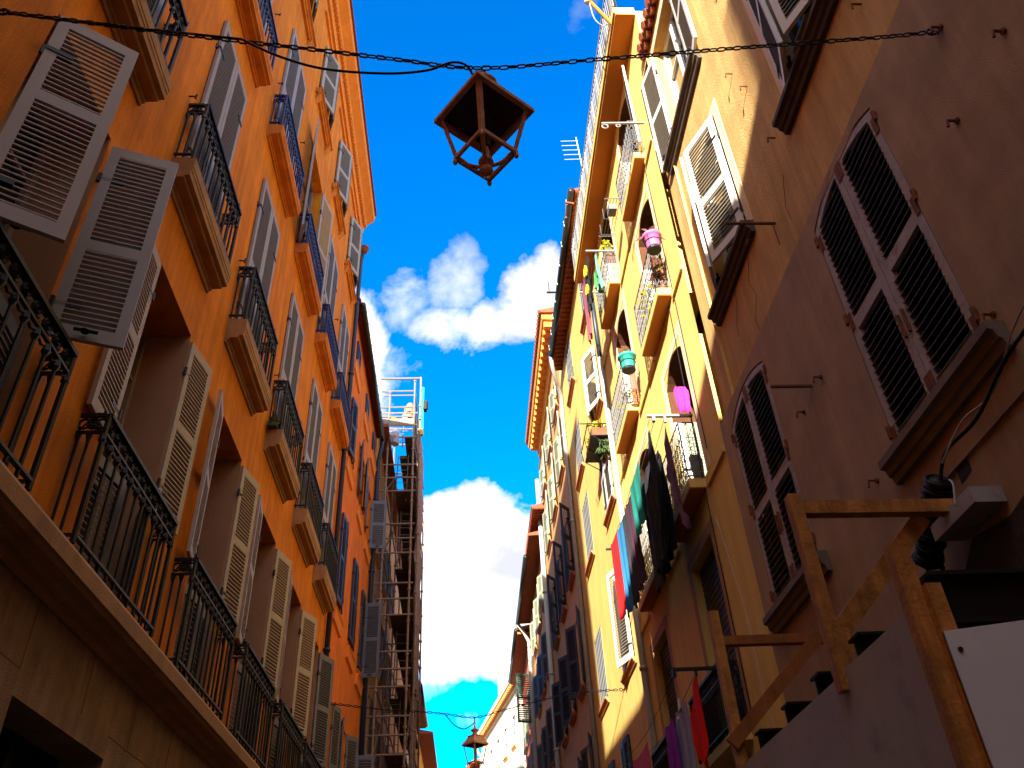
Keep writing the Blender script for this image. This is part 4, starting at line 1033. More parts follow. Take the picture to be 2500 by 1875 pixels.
# ================================================================== CHAINS AND LANTERNS
def lerp_path(pts, step):
    """points every `step` along a polyline"""
    pts = [Vector(p) for p in pts]; outp = [pts[0].copy()]; need = step
    for i in range(len(pts) - 1):
        p, q = pts[i], pts[i + 1]; L = (q - p).length; d = 0
        while d + need <= L:
            d += need; outp.append(p.lerp(q, d / L)); need = step
        need -= (L - d)
    return outp
def smooth_path(pts, k=6):
    pts = [Vector(p) for p in pts]; P = [pts[0]] + pts + [pts[-1]]; o = []
    for i in range(1, len(P) - 2):
        for j in range(k):
            t = j / k; a, b_, c, d = P[i - 1], P[i], P[i + 1], P[i + 2]
            o.append(.5 * ((2 * b_) + (c - a) * t + (2 * a - 5 * b_ + 4 * c - d) * t * t + (3 * b_ - a - 3 * c + d) * t ** 3))
    return o + [pts[-1]]
def chain(name, label, pts, L, r, wdt, group=None):
    b = MB(); path = lerp_path(smooth_path(pts), L * .80)
    for i in range(len(path) - 1):
        c = (path[i] + path[i + 1]) / 2; d = (path[i + 1] - path[i]).normalized()
        side = d.cross(Vector((0, 0, 1))).normalized(); upv = side.cross(d)
        a = upv if i % 2 else side
        a = (a + (.25 * random.uniform(-1, 1)) * (side if i % 2 else upv)).normalized()
        hl, hw = L / 2 - r, wdt / 2 - r; q = []
        for (sx, sy) in ((1, -.4), (1, .4), (.62, 1), (-.62, 1), (-1, .4), (-1, -.4), (-.62, -1), (.62, -1)): q.append(c + d * hl * sx + a * hw * sy)
        b.tube(q, r, 4, True)
    for e in (0, -1):
        p = Vector(pts[e]); s_ = -1 if p.x < 0 else 1
        b.tube([p + Vector((s_ * .04, 0, 0)), p + Vector((s_ * .30, 0, .01))], .014, 6); b.ring(p, .03, .009, (1, 0, 0), (0, 0, 1), 8)
    return single(name, b, M['iron'], label, 'chain', tuple(pts[len(pts) // 2]), group)
chain('hanging_chain', 'black chain strung high across the near street, carrying the big lantern', [(-2.76, 2.82, 6.62), (-1.63, 2.82, 6.39), (-.79, 2.82, 6.235), (-.35, 2.82, 6.15), (.14, 2.82, 6.07), (.87, 2.82, 6.18), (1.75, 2.82, 6.32), (2.68, 2.82, 6.46), (3.05, 2.82, 6.53)], .066, .0062, .034)
b = MB(); b.tube(smooth_path([(-1.29, 2.81, 6.335), (-1.05, 2.79, 6.13), (-.77, 2.79, 6.00), (-.42, 2.79, 5.96), (-.18, 2.80, 6.01), (-.04, 2.81, 6.11), (.05, 2.82, 6.10), (.10, 2.84, 6.00), (.13, 2.84, 5.92)]), .008, 6)
b.tube(smooth_path([(-2.76, 2.84, 6.64), (-2.2, 2.83, 6.515), (-1.63, 2.815, 6.40), (-1.29, 2.81, 6.335)]), .008, 6)
single('lantern_cable', b, M['rubber'], 'black power cable sagging below the near chain to the big lantern', 'cable', (-.6, 2.8, 6.0), smooth=True)
def lantern(label, loc, rot, sc):
    """origin: centre of the roof eave; four-sided, posts tapering to a lower frame, scroll arms and ball under it"""
    t = thing('street_lantern', label, 'lantern', loc, 'four sided lanterns hung over the street')
    t.rotation_euler = (0, 0, rot); t.scale = (sc, sc, sc)
    ORG[t.name] = (0, 0, 0)
    S2 = sqrt(2)
    def sq(hd, z): return [(hd * cos(pi / 2 * k), hd * sin(pi / 2 * k), z) for k in range(4)]
    RD, FD, ZF = .285, .165, -.365
    b = MB(); rings = [sq(RD, -.03), sq(RD, .0), sq(.27, .010), sq(.155, .135), sq(.15, .145), sq(.165, .15), sq(.165, .162)]
    vs = [p for r_ in rings for p in r_]; fs = []
    for i in range(len(rings) - 1): fs += [(4 * i + k, 4 * i + (k + 1) % 4, 4 * i + 4 + (k + 1) % 4, 4 * i + 4 + k) for k in range(4)]
    n0 = 4 * (len(rings) - 1); fs.append((n0, n0 + 1, n0 + 2, n0 + 3))
    inner = [sq(.245, -.03), sq(.235, -.005), sq(.14, .12)]; k0 = len(vs); vs += [p for r_ in inner for p in r_]
    for i in range(2): fs += [(k0 + 4 * i + k, k0 + 4 * i + 4 + k, k0 + 4 * i + 4 + (k + 1) % 4, k0 + 4 * i + (k + 1) % 4) for k in range(4)]
    fs.append((k0 + 8, k0 + 11, k0 + 10, k0 + 9)); fs += [(k, k0 + k, k0 + (k + 1) % 4, (k + 1) % 4) for k in range(4)]
    b.add(vs, fs)
    for k in range(4): b.lathe([(.008, 0), (.010, .012), (.003, .026)], sq(.15, .162)[k], 6)
    link('roof', b.mesh('roof', M['lantern']), t)
    b = MB(); vs = sq(.232, -.012) + sq(.232, -.008); b.add(vs, [(0, 1, 2, 3), (4, 7, 6, 5)]); b.lathe([(.05, -.06), (.06, -.02), (.06, -.012)], (0, 0, 0), 12)
    link('inner_reflector', b.mesh('inner_reflector', M['lantin']), t)
    b = MB(); b.lathe([(.09, .162), (.06, .19), (.045, .23), (.085, .26), (.09, .275), (.05, .30), (.02, .33), (.016, .38)], (0, 0, 0), 14); b.ring((0, 0, .405), .022, .006, (1, 0, 0), (0, 0, 1), 10); 
    link('cap', b.mesh('cap', M['lantern'], True), t)
    for k in range(4):
        p, q = Vector(sq(.247, -.02)[k]), Vector(sq(FD, ZF)[k])
        b = MB(); r_ = Vector((cos(pi / 2 * k), sin(pi / 2 * k), 0)); tg = Vector((-r_.y, r_.x, 0))
        d1, d2 = (-r_ + tg).normalized(), (-r_ - tg).normalized()                # an angle iron: two flanges
        for d in (d1, d2): b.bar(p + d * .012, q + d * .010, .024, .005, up=d.cross(q - p))
        link('post', b.mesh('post', M['lantern']), t)
    b = MB(); c = sq(FD, ZF)
    for k in range(4): b.bar(c[k], c[(k + 1) % 4], .016, .028)
    for k in range(4): b.lathe([(.010, -.045), (.015, -.03), (.010, -.015), (.012, 0)], c[k], 7)
    link('lower_frame', b.mesh('lower_frame', M['lantern']), t)
    for k in range(4):
        r_ = Vector((cos(pi / 2 * k), sin(pi / 2 * k), 0)); b = MB()
        b.tube(smooth_path([r_ * FD + Vector((0, 0, ZF)), r_ * .135 + Vector((0, 0, ZF - .012)), r_ * .105 + Vector((0, 0, ZF - .055)), r_ * .06 + Vector((0, 0, ZF - .085)), Vector((0, 0, ZF - .10))], 4), .011, 6)
        link('scroll_arm', b.mesh('scroll_arm', M['lantern'], True), t)
    b = MB(); b.lathe([(.012, .17), (.02, .10), (.02, .02), (.038, .015), (.042, 0), (.038, -.015), (.022, -.025), (.018, -.04), (.03, -.05), (.038, -.07), (.03, -.092), (.012, -.104), (.004, -.112)], (0, 0, ZF - .06), 16)
    link('finial', b.mesh('finial', M['lantern'], True), t)
    b = MB(); b.tube([(0, 0, ZF + .06), (0, 0, ZF + .14)], .03, 8); link('lamp_holder', b.mesh('lamp_holder', M['lantin']), t)
    return t
lantern('big rusty lantern seen from below, hanging empty of glass on the near chain', (.145, 2.845, 5.655), radians(-8), 1.0)
b = MB(); b.ring((.145, 2.84, 6.065), .018, .005, (1, 0, 0), (0, 0, 1), 8)
chain('hanging_chain', 'thin black chain across the street further off, carrying the small lantern', [(XL + .04, 18.3, 7.0), (-1.74, 18.1, 6.80), (-.8, 18, 6.68), (-.39, 18, 6.625), (.19, 18, 6.54), (.74, 17.8, 6.60), (1.27, 17.6, 6.665), (2.16, 17.2, 6.72), (XR - .05, 16.6, 6.58)], .11, .008, .05)
lantern('small copper lantern low in the gap between the houses, roof lit brown', (.185, 18, 6.02), radians(-5), .98)
b = MB(); b.tube(smooth_path([(-.42, 18, 6.62), (-.23, 18, 6.40), (-.04, 18, 6.32), (.10, 18, 6.38), (.185, 18, 6.44)]), .011, 5); b.tube([(.185, 18, 6.42), (.185, 18, 6.55)], .012, 5)
single('lantern_cable', b, M['rubber'], 'short black cable looping from the far chain to the small lantern', 'cable', (0, 18, 6.3), smooth=True)
b = MB(); b.tube(smooth_path([(XR - .05, 16.6, 6.58), (XR - .03, 17.5, 6.0), (XR - .03, 18.6, 5.5), (XR - .02, 19.5, 5.0)]), .01, 4)

# ================================================================== LAUNDRY
def cloth(name, m, label, cat, p0, p1, drop, prof, folds=3, amp=.03, group=None, skew=0.0, legs=None, tilt=(0, 0), hem=None, seed=1):
    """a hanging cloth: pegged along p0-p1, prof gives (fraction down, left edge, right edge) across the pegged width"""
    rnd = random.Random(seed); b = MB(); p0, p1 = Vector(p0), Vector(p1); W = (p1 - p0); nu, nv = 14, 26
    nrm = Vector((W.y, -W.x, 0)).normalized(); ph = rnd.uniform(0, 6)
    def edges(t):
        for i in range(len(prof) - 1):
            a, c = prof[i], prof[i + 1]
            if a[0] <= t <= c[0]:
                k = (t - a[0]) / max(1e-6, c[0] - a[0]); k = k * k * (3 - 2 * k) if c[0] - a[0] > .2 else k
                return a[1] + (c[1] - a[1]) * k, a[2] + (c[2] - a[2]) * k
        return prof[-1][1:]
    vs = []
    for sgn in (1, -1):
        for j in range(nv + 1):
            t = j / nv; l, r_ = edges(t)
            for i in range(nu + 1):
                s_ = i / nu; u = l + (r_ - l) * s_
                sag = .05 * W.length * sin(pi * min(1, max(0, u))) * (1 - t)
                f = amp * (.25 + .9 * t) * (sin(2 * pi * folds * u + ph + 1.3 * t) + .4 * sin(2 * pi * folds * 2.3 * u + 2 * ph + 3 * t))
                dz = drop * t + sag + (hem(s_) if hem and j == nv else 0)
                p = p0 + W * u + nrm * (f + sgn * .004) + Vector((tilt[0] * t, tilt[1] * t, -dz))
                vs.append(tuple(p))
    fs = []; n1 = (nu + 1) * (nv + 1)
    for j in range(nv):
        for i in range(nu):
            a = j * (nu + 1) + i; q = (a, a + 1, a + nu + 2, a + nu + 1)
            if legs and legs(i / nu, j / nv): continue
            fs.append(q); fs.append(tuple(n1 + x for x in q[::-1]))
    b.add(vs, fs)
    return single(name, b, m, label, cat, tuple(p0), group, smooth=True)
LX = 2.57
b = MB(); b.bar((3.12, 9.2, 7.965), (2.50, 9.2, 7.97), .045, .03); b.box((2.56, 9.17, 7.88), (2.60, 9.23, 7.95)); b.box((2.72, 9.18, 7.86), (2.75, 9.22, 7.95))
t = single('laundry_arm', b, M['zinc'], 'pale metal laundry arm sticking out from the low white balcony, near end of the line', 'laundry arm', (3.1, 9.2, 7.97))
b = MB(); b.bar((3.1, 13.2, 7.95), (2.46, 13.2, 7.95), .04, .03)
single('laundry_arm', b, M['iron'], 'short dark laundry arm holding the far end of the line by the red towel', 'laundry arm', (3.1, 13.2, 7.95))
b = MB()
for x in (2.53, 2.60, 2.73): b.tube(smooth_path([(x, 9.2, 7.93), (x, 10.5, 7.86), (x, 11.8, 7.85), (x, 13.2, 7.94)]), .004, 4)
single('clothes_line', b, M['greycable'], 'three thin clothes lines between the two laundry arms', 'clothes line', (2.6, 11, 7.9))
G1_ = 'washing on the long line under the white balconies'
cloth('leggings', M['plum'], 'long plum leggings hung nearest on the line, ankles dangling far below the rest', 'leggings', (2.73, 9.22, 7.84), (2.74, 9.62, 7.86), 1.62,
      [(0, .0, .12), (.12, -.1, .45), (.30, -.2, .78), (.42, -.15, .80), (.62, .0, .50), (.85, -.30, .06), (1, -.62, -.34)], 2, .03, G1_, seed=2)
cloth('trousers', M['black'], 'black trousers pegged by the waist beside the plum leggings', 'trousers', (2.55, 9.45, 7.90), (2.55, 10.25, 7.88), 1.75,
      [(0, -.02, .05), (.12, -.05, .15), (.26, -.05, .35), (.34, 0, .95), (1, .12, 1.0)], 3, .03, G1_, legs=lambda u, v: v > .62 and .44 < u < .56, seed=3)
cloth('jacket', M['charcoal'], 'charcoal jacket with hanging sleeves behind the black trousers', 'jacket', (2.66, 9.75, 7.87), (2.66, 10.9, 7.86), 1.75,
      [(0, .02, .9), (.3, -.05, 1.0), (.7, .0, 1.0), (1, .1, .95)], 3, .035, G1_, seed=4)
cloth('towel', M['teal'], 'teal green towel in the middle of the line, bright where it catches light', 'towel', (2.53, 10.2, 7.88), (2.53, 10.95, 7.87), .85,
      [(0, 0, 1), (.5, .03, 1), (1, .05, .97)], 2, .02, G1_, seed=5)
cloth('shirt', mat('aubergine_cloth', (.05, .018, .035), .95, var=.2), 'dark aubergine shirt next beyond the teal towel', 'shirt', (2.55, 10.95, 7.86), (2.55, 11.5, 7.86), 1.45, [(0, 0, 1), (.5, -.04, 1.02), (1, .06, .95)], 2, .03, G1_, seed=6)
cloth('shirt', MATS['charcoal_cloth'], 'dark grey shirt hanging between the aubergine shirt and the blue towel', 'shirt', (2.55, 11.45, 7.86), (2.55, 12.0, 7.87), 1.5, [(0, 0, 1), (1, .06, .95)], 2, .03, G1_, seed=7)
cloth('towel', M['blue'], 'blue towel beside the red one at the far end of the line', 'towel', (2.55, 11.95, 7.87), (2.53, 12.5, 7.89), 1.45, [(0, 0, 1), (.5, .02, 1), (1, .05, 1)], 2, .022, G1_, seed=8)
cloth('towel', M['red'], 'bright red towel hanging last on the far end of the line', 'towel', (2.53, 12.35, 7.89), (2.52, 12.98, 7.92), 1.36, [(0, .0, 1), (.5, .02, .98), (1, .0, .96)], 1.2, .014, G1_, seed=9)
cloth('sweatshirt', M['black'], 'long black sweatshirt on the inner line nearest the wall, behind the plum leggings', 'sweatshirt', (2.74, 9.75, 7.86), (2.74, 10.75, 7.85), 1.55, [(0, .1, .9), (.25, -.1, 1.1), (.6, .02, .98), (1, .05, .95)], 3, .04, G1_, seed=31)
# second line lower down
b = MB(); b.bar((3.1, 9.6, 4.69), (2.38, 9.6, 4.685), .04, .035); b.box((2.38, 9.57, 4.60), (2.42, 9.63, 4.67)); b.box((2.64, 9.58, 4.60), (2.67, 9.62, 4.67))
single('laundry_arm', b, M['iron'], 'black laundry bar low on the right, above the black balcony railing', 'laundry arm', (3.1, 9.6, 4.69))
b = MB()
for x in (2.40, 2.655): b.tube(smooth_path([(x, 9.6, 4.64), (x, 11.5, 4.50), (x, 13.6, 4.60), (x + .1, 16.0, 4.9)]), .004, 4)
single('clothes_line', b, M['rubber'], 'two thin dark lines running back from the low black laundry bar', 'clothes line', (2.5, 11.5, 4.5))
G2_ = 'washing on the low line'
cloth('shirt', M['red'], 'vivid red long sleeved shirt hung sideways under the black laundry bar', 'shirt', (2.655, 9.62, 4.62), (2.64, 10.35, 4.55), .98,
      [(0, -.02, .14), (.10, -.03, .30), (.22, .0, .62), (.30, -.02, .72), (.75, -.05, .62), (.84, 0, .5), (.93, .1, .38), (1, .18, .3)], 1.6, .03, G2_, seed=11)
cloth('shirt', M['lavender'], 'grey blue shirt pegged right behind the red shirt', 'shirt', (2.62, 10.15, 4.50), (2.60, 10.65, 4.49), .95, [(0, 0, 1), (.3, -.1, 1.1), (1, -.05, 1.05)], 2, .03, G2_, seed=12)
cloth('shirt', M['purple'], 'purple shirt on the low line between the grey blue shirt and the pink cloth', 'shirt', (2.56, 10.60, 4.46), (2.55, 11.2, 4.44), .9, [(0, .1, .9), (.3, 0, 1.05), (1, 0, 1)], 2, .035, G2_, seed=13)
cloth('cloth', M['rose'], 'pink cloth hung by its corners at the bottom edge, beside the white downpipe', 'cloth', (2.47, 12.0, 4.49), (2.46, 13.1, 4.50), .75, [(0, 0, 1), (1, .0, 1.05)], 1.5, .02, G2_, seed=14)
cloth('cloth', M['darkblue'], 'navy cloth furthest along the low line, past the pink one', 'cloth', (2.46, 13.15, 4.50), (2.46, 14.2, 4.54), .7, [(0, 0, 1), (1, .05, 1)], 1.5, .02, G2_, seed=15)
cloth('socks', mat('pale_sock', (.6, .6, .62), .95), 'small grey and white socks pegged beside the red shirt', 'socks', (2.60, 10.32, 4.60), (2.60, 10.50, 4.58), .20, [(0, .2, .7), (.5, .1, .9), (1, .3, 1.1)], 1, .02, G2_, seed=16)
# clothes on the far top balcony
G3_ = 'clothes hung from the far top balcony'
b = MB(); b.bar((3.1, 11.7, 13.75), (2.52, 11.7, 13.75), .03); b.bar((3.1, 12.9, 13.75), (2.52, 12.9, 13.75), .03)
for x in (2.55, 2.7): b.tube([(x, 11.7, 13.74), (x, 12.9, 13.74)], .006, 4)
single('drying_frame', b, M['zinc'], 'small drying frame out from the far top balcony', 'drying frame', (3.1, 12.3, 13.75))
o = cloth('t_shirt', M['black'], 'black T-shirt with yellow print hung from the far top balcony', 'T-shirt', (2.55, 11.75, 13.72), (2.55, 12.25, 13.72), 1.15, [(0, .0, 1), (.25, -.15, 1.1), (.35, .05, .95), (1, 0, 1)], 2, .03, G3_, seed=17)
b = MB()
for (y, z, rr) in ((11.95, 13.42, .09), (12.02, 12.98, .08)): b.ring((2.512, y, z), rr, .026, (0, 1, 0), (0, 0, 1.4), 10)
link('print', b.mesh('print', M['yellowprint'], off=ORG[o.name]), o)
cloth('shirt', M['maroon'], 'maroon shirt hanging beyond the black T-shirt at the top', 'shirt', (2.56, 12.3, 13.70), (2.56, 12.75, 13.70), 1.55, [(0, 0, 1), (.3, -.1, 1.1), (1, .1, .9)], 2, .03, G3_, seed=18)
cloth('cloth', M['seacloth'], 'pale green pointed cloth hanging in front of the far top railing', 'cloth', (2.72, 11.60, 13.75), (2.72, 11.95, 13.74), 1.15, [(0, .3, .7), (.3, .1, .9), (.8, -.2, .9), (1, -.3, .3)], 2, .03, G3_, seed=19)
cloth('cloth', M['greencloth'], 'small dark green cloth below the black T-shirt print', 'cloth', (2.60, 11.35, 13.0), (2.60, 11.72, 13.0), .45, [(0, .2, .7), (.4, -.05, 1), (1, .2, .7)], 1.5, .03, G3_, seed=20)
# towel hung at the low near balcony
cloth('towel', M['magenta'], 'magenta towel with pale stripes draped in the doorway of the low white balcony', 'towel', (2.86, 8.98, 8.30), (3.06, 8.98, 8.30), .42, [(0, .15, .85), (.2, 0, 1), (1, .1, .9)], 2, .02, seed=21)
# ================================================================== POTS AND PLANTS
def leaves(b, c, n, spread, ln, wd, rnd, droop=.3, up=.8):
    for _ in range(n):
        a = rnd.uniform(0, 2 * pi); r_ = rnd.uniform(.1, 1); d = Vector((cos(a) * r_, sin(a) * r_, up * rnd.uniform(.2, 1.1) - droop * r_)).normalized()
        p = Vector(c) + Vector((rnd.uniform(-1, 1) * spread[0], rnd.uniform(-1, 1) * spread[1], rnd.uniform(-1, 1) * spread[2]))
        s_ = d.cross(Vector((0, 0, 1)));  s_ = s_.normalized() if s_.length > .05 else Vector((1, 0, 0))
        L = ln * rnd.uniform(.6, 1.2); w = wd * rnd.uniform(.7, 1.2)
        m_ = p + d * L * .5 + Vector((0, 0, .02)); e = p + d * L - Vector((0, 0, L * droop * .5))
        b.add([tuple(p), tuple(m_ + s_ * w), tuple(e), tuple(m_ - s_ * w)], [(0, 1, 2), (0, 2, 3)])
def pot(name, label, m, loc, r, h, plabel, lm, n, seed):
    t = thing(name, label, 'flower pot', loc)
    b = MB(); b.lathe([(r * .72, 0), (r * .76, .01), (r * .92, h * .82), (r * 1.06, h * .83), (r * 1.08, h * .97), (r * 1.0, h), (r * .95, h * .96), (r * .9, h * .9)], loc, 22); part('pot_body', b, m, t, True)
    b = MB(); b.lathe([(r * .88, h * .88), (r * .8, h * .92), (.01, h * .94)], loc, 14); part('soil', b, M['deck'], t)
    b = MB(); b.ring((loc[0], loc[1], loc[2] + h * .45), r * .9, .006, (1, 0, 0), (0, 1, 0), 20); b.ring((loc[0], loc[1], loc[2] - .02), r * .7, .008, (1, 0, 0), (0, 1, 0), 16)
    for k in range(4):
        a = pi / 4 + pi / 2 * k; b.tube([(loc[0] + r * .75 * cos(a), loc[1] + r * .75 * sin(a), loc[2] - .02), (loc[0] + r * .98 * cos(a), loc[1] + r * .98 * sin(a), loc[2] + h * .8)], .006, 4)
    b.lathe([(r * .75, -.05), (r * .8, -.03), (r * .75, -.012)], loc, 14)
    part('pot_holder', b, M['iron'], t)
    b = MB(); rnd = random.Random(seed); leaves(b, (loc[0], loc[1], loc[2] + h), n, (r * .5, r * .5, .02), .20, .018, rnd, .5, 1.0); part('plant', b, lm, t)
pot('flower_pot', 'pink plastic pot with a dark red plant, on the corner of the near white balcony', M['pinkpot'], (2.85, 8.50, 10.78 - .30), .135, .26, '', M['leafred'], 26, 4)
pot('flower_pot', 'turquoise plastic pot on the corner of the far white balcony', M['tealpot'], (2.86, 11.16, 10.62 - .30), .15, .27, '', M['leaf'], 10, 5)
b = MB(); b.box((2.74, 14.62, 11.27), (3.06, 15.68, 11.46)); t = single('window_box', b, M['tile'], 'terracotta window box full of yellow green plants on the iron shelf of the cream house', 'window box', (2.9, 15.1, 11.27))
b = MB(); rnd = random.Random(9)
leaves(b, (2.90, 15.1, 11.52), 190, (.14, .5, .06), .18, .03, rnd, .4, .9); link('plant', b.mesh('plant', M['leafyel'], off=ORG[t.name]), t)
b = MB(); leaves(b, (2.95, 14.7, 11.05), 60, (.09, .08, .16), .14, .03, rnd, 1.0, .3); link('trailing_plant', b.mesh('trailing_plant', M['leaf'], off=ORG[t.name]), t)
for nm, lab, lm, c, n, sp, sd in (('balcony_plant', 'yellow leaved plant climbing inside the railing under the pink pot', 'leafyel', (2.98, 9.45, 10.45), 60, (.06, .45, .25), 11),
                                  ('balcony_plant', 'red tinged plant on the near end of the balcony under the pink pot', 'leafred', (2.98, 9.0, 10.35), 40, (.06, .1, .2), 12),
                                  ('balcony_plant', 'green plant behind the railing under the turquoise pot', 'leafyel', (2.98, 12.3, 10.4), 50, (.05, .3, .2), 13),
                                  ('balcony_plant', 'orange flowered plant on the rail of the far top balcony', 'leafyel', (2.95, 11.72, 13.9), 40, (.08, .12, .07), 14)):
    b = MB(); rnd = random.Random(sd); leaves(b, c, n, sp, .12, .03, rnd, .4, .6)
    for q in range(7): b.tube([(c[0], c[1], c[2] - sp[2] - .1), (c[0] + rnd.uniform(-1, 1) * sp[0], c[1] + rnd.uniform(-1, 1) * sp[1], c[2] + rnd.uniform(0, 1) * sp[2])], .006, 3)
    single(nm, b, M[lm], lab, 'plant', c)
b = MB(); z = 13.75
for y in (10.35, 11.3):
    b.tube([(3.08, y, z), (2.72, y, z)], .012, 4)
for k in range(6): b.tube([(2.72 + .06 * k, 10.35, z), (2.72 + .06 * k, 11.3, z)], .006, 4)
for y in (10.6, 11.0): b.tube([(2.72, y, z), (2.72, y, z - .28), (3.0, y, z - .28)], .006, 4)
b.box((2.8, 10.42, z - .2), (2.95, 10.62, z - .06))
single('clothes_airer', b, M['whiteiron'], 'white wire clothes airer between the two top balconies', 'clothes airer', (2.9, 10.8, 13.75))
b = MB(); b.bar((3.06, 8.3, 13.22), (2.35, 8.3, 13.20), .035, .025); b.ring((2.40, 8.3, 13.13), .05, .012, (1, 0, 0), (0, 0, 1)); b.ring((2.62, 8.3, 13.15), .035, .01, (1, 0, 0), (0, 0, 1))
single('laundry_arm', b, M['zinc'], 'bare metal laundry arm with a pulley beside the top near balcony', 'laundry arm', (3.06, 8.3, 13.2))
b = MB()                                                      # white door leaf with rounded head above the top near balcony
t = thing('roof_lamp', 'white double floodlight on an orange arm sticking out from the roof terrace', 'lamp', (2.72, 8.0, 15.9))
b = MB(); b.tube([(2.74, 7.9, 15.55), (2.40, 7.78, 16.05)], .035, 8); part('arm', b, M['soffit'], t)
for dx, dz in ((0, 0), (.10, .05)):
    b = MB(); b.lathe([(.02, -.06), (.06, -.05), (.07, .0), (.055, .05), (.02, .06)], (2.36 + dx, 7.78 - dx * .5, 16.1 + dz), 12); part('lamp_head', b, M['whiteshut'], t, True)
b = MB(); b.tube(smooth_path([(2.38, 7.78, 16.02), (2.45, 7.9, 15.72), (2.60, 7.98, 15.62), (2.72, 8.0, 15.75)]), .010, 5); part('wire', b, M['whitepipe'], t)
# aerials
t = thing('television_aerial', 'thin comb shaped television aerial against the sky above the terrace railing', 'aerial', (2.75, 12.4, 17.3))
b = MB(); b.tube([(2.78, 12.0, 16.6), (2.78, 12.2, 18.1)], .014, 5); part('mast', b, M['greycable'], t)
b = MB()
for k in range(5): b.tube([(2.40, 12.02 + .04 * k, 17.05 + .22 * k), (2.80, 12.02 + .04 * k, 17.07 + .22 * k)], .009, 4)
part('element', b, M['greycable'], t)
b = MB(); b.bar((2.72, 13.2, 16.9), (2.52, 13.2, 16.95), .05); b.tube([(2.53, 13.2, 16.93), (2.50, 13.25, 16.5)], .006, 4); b.lathe([(.03, -.06), (.03, 0)], (2.5, 13.25, 16.5), 6)
single('bracket_arm', b, M['rust'], 'short reddish arm with a dangling weight at the far end of the terrace railing', 'bracket', (2.72, 13.2, 16.9))
b = MB(); b.tube(smooth_path([(2.72, 13.2, 16.4), (2.5, 15.5, 15.6), (2.62, 18.0, 16.9)]), .007, 4)
b.bar((2.75, 17.3, 17.9), (2.45, 17.3, 17.9), .05, .03); b.tube([(2.52, 17.3, 17.9), (2.52, 17.3, 18.3)], .01, 4)
single('roof_cable', b, M['rubber'], 'thin wire and small perch bracket above the black gutter', 'cable', (2.6, 16, 17))

# ================================================================== TIMBER HOARDING
hd = thing('hoarding', 'timber and sheet hoarding with raking props, low right corner', 'hoarding', (2.0, 4.5, 0))
HXp = 2.0
def post(p, q, wa, wb, m=None): b = MB(); b.bar(p, q, wa, wb, up=(0, 1, 0)); return part('post', b, m or M['wood'], hd)
post((1.985, 4.37, 2.86), (1.985, 4.37, 4.02), .075, .075)
post((1.995, 6.42, .2), (1.995, 6.42, 4.11), .075, .085)
post((1.975, 3.44, .2), (1.975, 3.44, 3.23), .085, .065, M['wood'])
b = MB(); b.bar((2.045, 3.40, .3), (2.045, 3.40, 3.02), .07, .08, up=(0, 1, 0)); part('post', b, M['wood'], hd)
b = MB(); b.bar((2.055, 4.40, 2.5), (2.055, 4.40, 3.20), .07, .07, up=(0, 1, 0)); part('post', b, M['wood'], hd)
b = MB(); b.bar((2.02, 4.37, 3.93), (3.06, 4.37, 3.92), .07, .085); part('rail', b, M['wood'], hd)
b = MB(); b.bar((2.03, 6.42, 3.87), (3.06, 6.42, 3.87), .07, .07); part('rail', b, M['darkwood'], hd)
b = MB(); b.bar((2.79, 4.45, 3.90), (2.06, 4.45, 3.19), .04, .105); part('brace', b, M['wood'], hd)
b = MB(); b.bar((2.80, 6.36, 3.88), (1.93, 6.36, 3.09), .04, .095); part('brace', b, M['darkwood'], hd)
b = MB(); b.box((1.99, 3.47, .3), (2.015, 4.50, 2.965)); part('sheet', b, M['boardgrey'], hd)
b = MB(); b.box((1.991, 4.505, .3), (2.016, 6.9, 2.955)); part('sheet', b, M['boardgrey'], hd)
b = MB(); b.prism([(2.01, .4), (3.1, .4), (3.1, 2.91), (2.01, 2.80)], -3.37, -3.35); b.v = [(x, -z, y) for x, y, z in b.v]
s = part('sheet', b, M['boardwhite'], hd)
b = MB()
for (x, z) in ((2.05, 2.72), (2.06, 2.2)): b = MB(); b.tube([(x, 3.353, z), (x, 3.342, z)], .011, 8); part('screw', b, M['steel'], s)
for i, y in enumerate((4.20, 4.82, 5.40, 6.02)):
    b = MB(); z = 3.0
    b.box((2.02, y - .07, z + .075), (3.08, y + .07, z + .09)); b.box((2.02, y - .07, z - .09), (3.08, y + .07, z - .075)); b.box((2.02, y - .006, z - .075), (3.08, y + .006, z + .075))
    b.box((2.05, y + .02, z - .30), (3.08, y + .09, z - .09))
    part('steel_beam', b, M['steel'], hd)
b = MB(); z = 2.97; y = 3.46
b.box((2.06, y - .07, z + .10), (3.08, y + .07, z + .12)); b.box((2.06, y - .07, z - .12), (3.08, y + .07, z - .10)); b.box((2.06, y - .008, z - .10), (3.08, y + .008, z + .10)); part('steel_beam', b, M['steel'], hd)
b = MB(); b.box((2.06, 3.52, 2.5), (3.08, 6.9, 2.62)); part('deck', b, M['steel'], hd)
b = MB(); b.bar((2.5, 4.36, 3.10), (2.5, 4.36, 3.28), .05); part('wood_stub', b, M['wood'], hd)

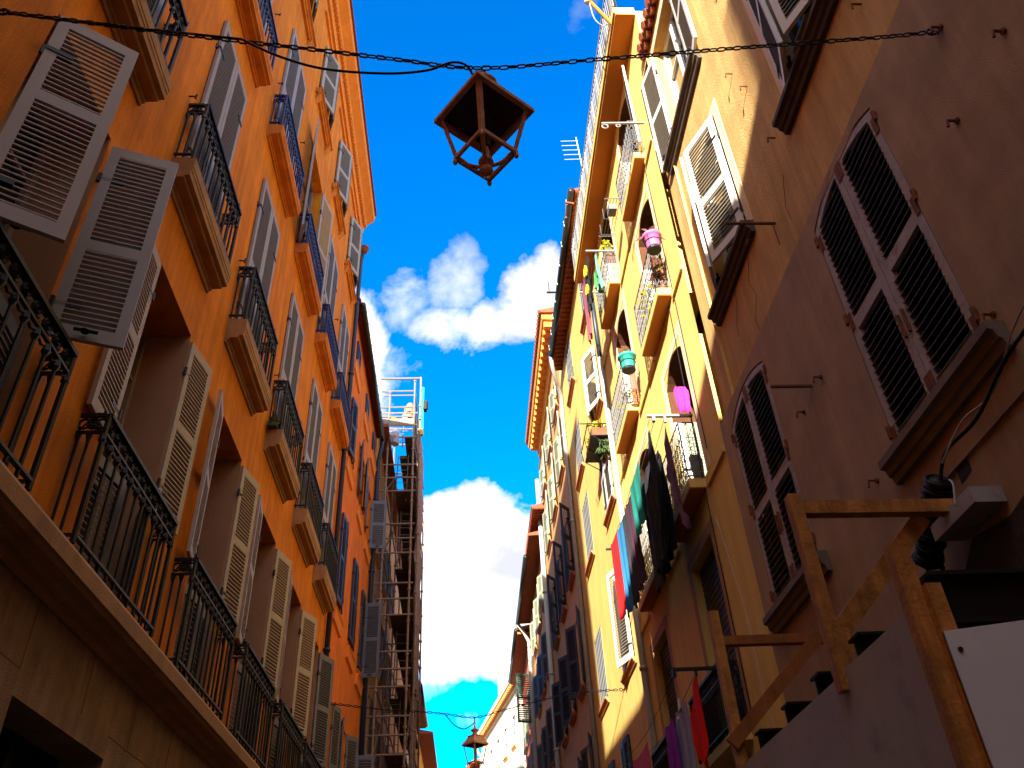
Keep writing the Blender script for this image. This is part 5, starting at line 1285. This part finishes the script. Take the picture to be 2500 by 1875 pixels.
# ================================================================== CABLES ON THE PINK WALL
b = MB(); c0, c1_ = Vector((2.95, 4.38, 4.12)), Vector((2.965, 4.86, 3.77))
pts = []
ax = (c1_ - c0).normalized(); a = ax.cross(Vector((1, 0, 0))).normalized(); d = ax.cross(a) * .9
for k in range(26 * 12):
    t = k / (26 * 12); rr = .082 + .010 * sin(k * .37) + .008 * sin(k * 1.1)
    pts.append(c0.lerp(c1_, t) + rr * (cos(2 * pi * k / 12) * a + sin(2 * pi * k / 12) * d))
b.tube(pts, .013, 5); b.tube([c0, c1_], .06, 8)
b.tube(smooth_path([c0 + Vector((0, 0, -.02)), (2.97, 4.24, 4.24), (3.0, 3.9, 4.25), (3.02, 3.5, 4.38), (3.02, 3.1, 4.42), (3.04, 2.4, 4.6)]), .012, 6)
b.tube(smooth_path([c1_, (2.99, 5.0, 3.66), (3.04, 5.3, 3.62), (3.07, 5.7, 3.66), (3.08, 6.2, 3.70)]), .012, 6)
b.tube(smooth_path([(3.05, 5.3, 3.63), (3.05, 5.2, 3.45), (3.0, 5.0, 3.2)]), .009, 6)
single('cable_coil', b, M['rubber'], 'thick coil of black cable hanging on the pink wall above the timber rail', 'cable coil', tuple(c0), smooth=True)
b = MB(); b.tube(smooth_path([(2.92, 4.25, 4.16), (2.98, 4.0, 4.30), (3.02, 3.7, 4.30), (3.03, 3.3, 4.50), (3.04, 2.6, 4.62)]), .006, 5); b.tube(smooth_path([(2.93, 4.26, 4.05), (2.9, 4.2, 3.98), (2.86, 4.2, 3.84)]), .006, 5)
single('grey_wire', b, M['greycable'], 'thin pale grey wire looping out of the hole beside the black cable coil', 'wire', (3, 3.8, 4.3), smooth=True)
b = MB(); b.box((2.90, 4.08, 3.80), (3.098, 4.58, 3.90)); single('cable_box', b, M['boardgrey'], 'long dark grey box fixed to the pink wall beside the cable coil', 'cable box', (3.0, 4.3, 3.85))
b = MB()
for y, z in ((7.0, 3.9),): b.tube(smooth_path([(XR - .02, 9.0, 6.3), (XR - .06, 8.6, 4.9), (XR - .1, 8.5, 4.0), (XR - .03, 8.6, 3.2)]), .0045, 5)
single('loose_wire', b, M['greycable'], 'loose pale wire hanging down the ochre wall beside the dark doorway', 'wire', (3.0, 8.6, 4.5), smooth=True)
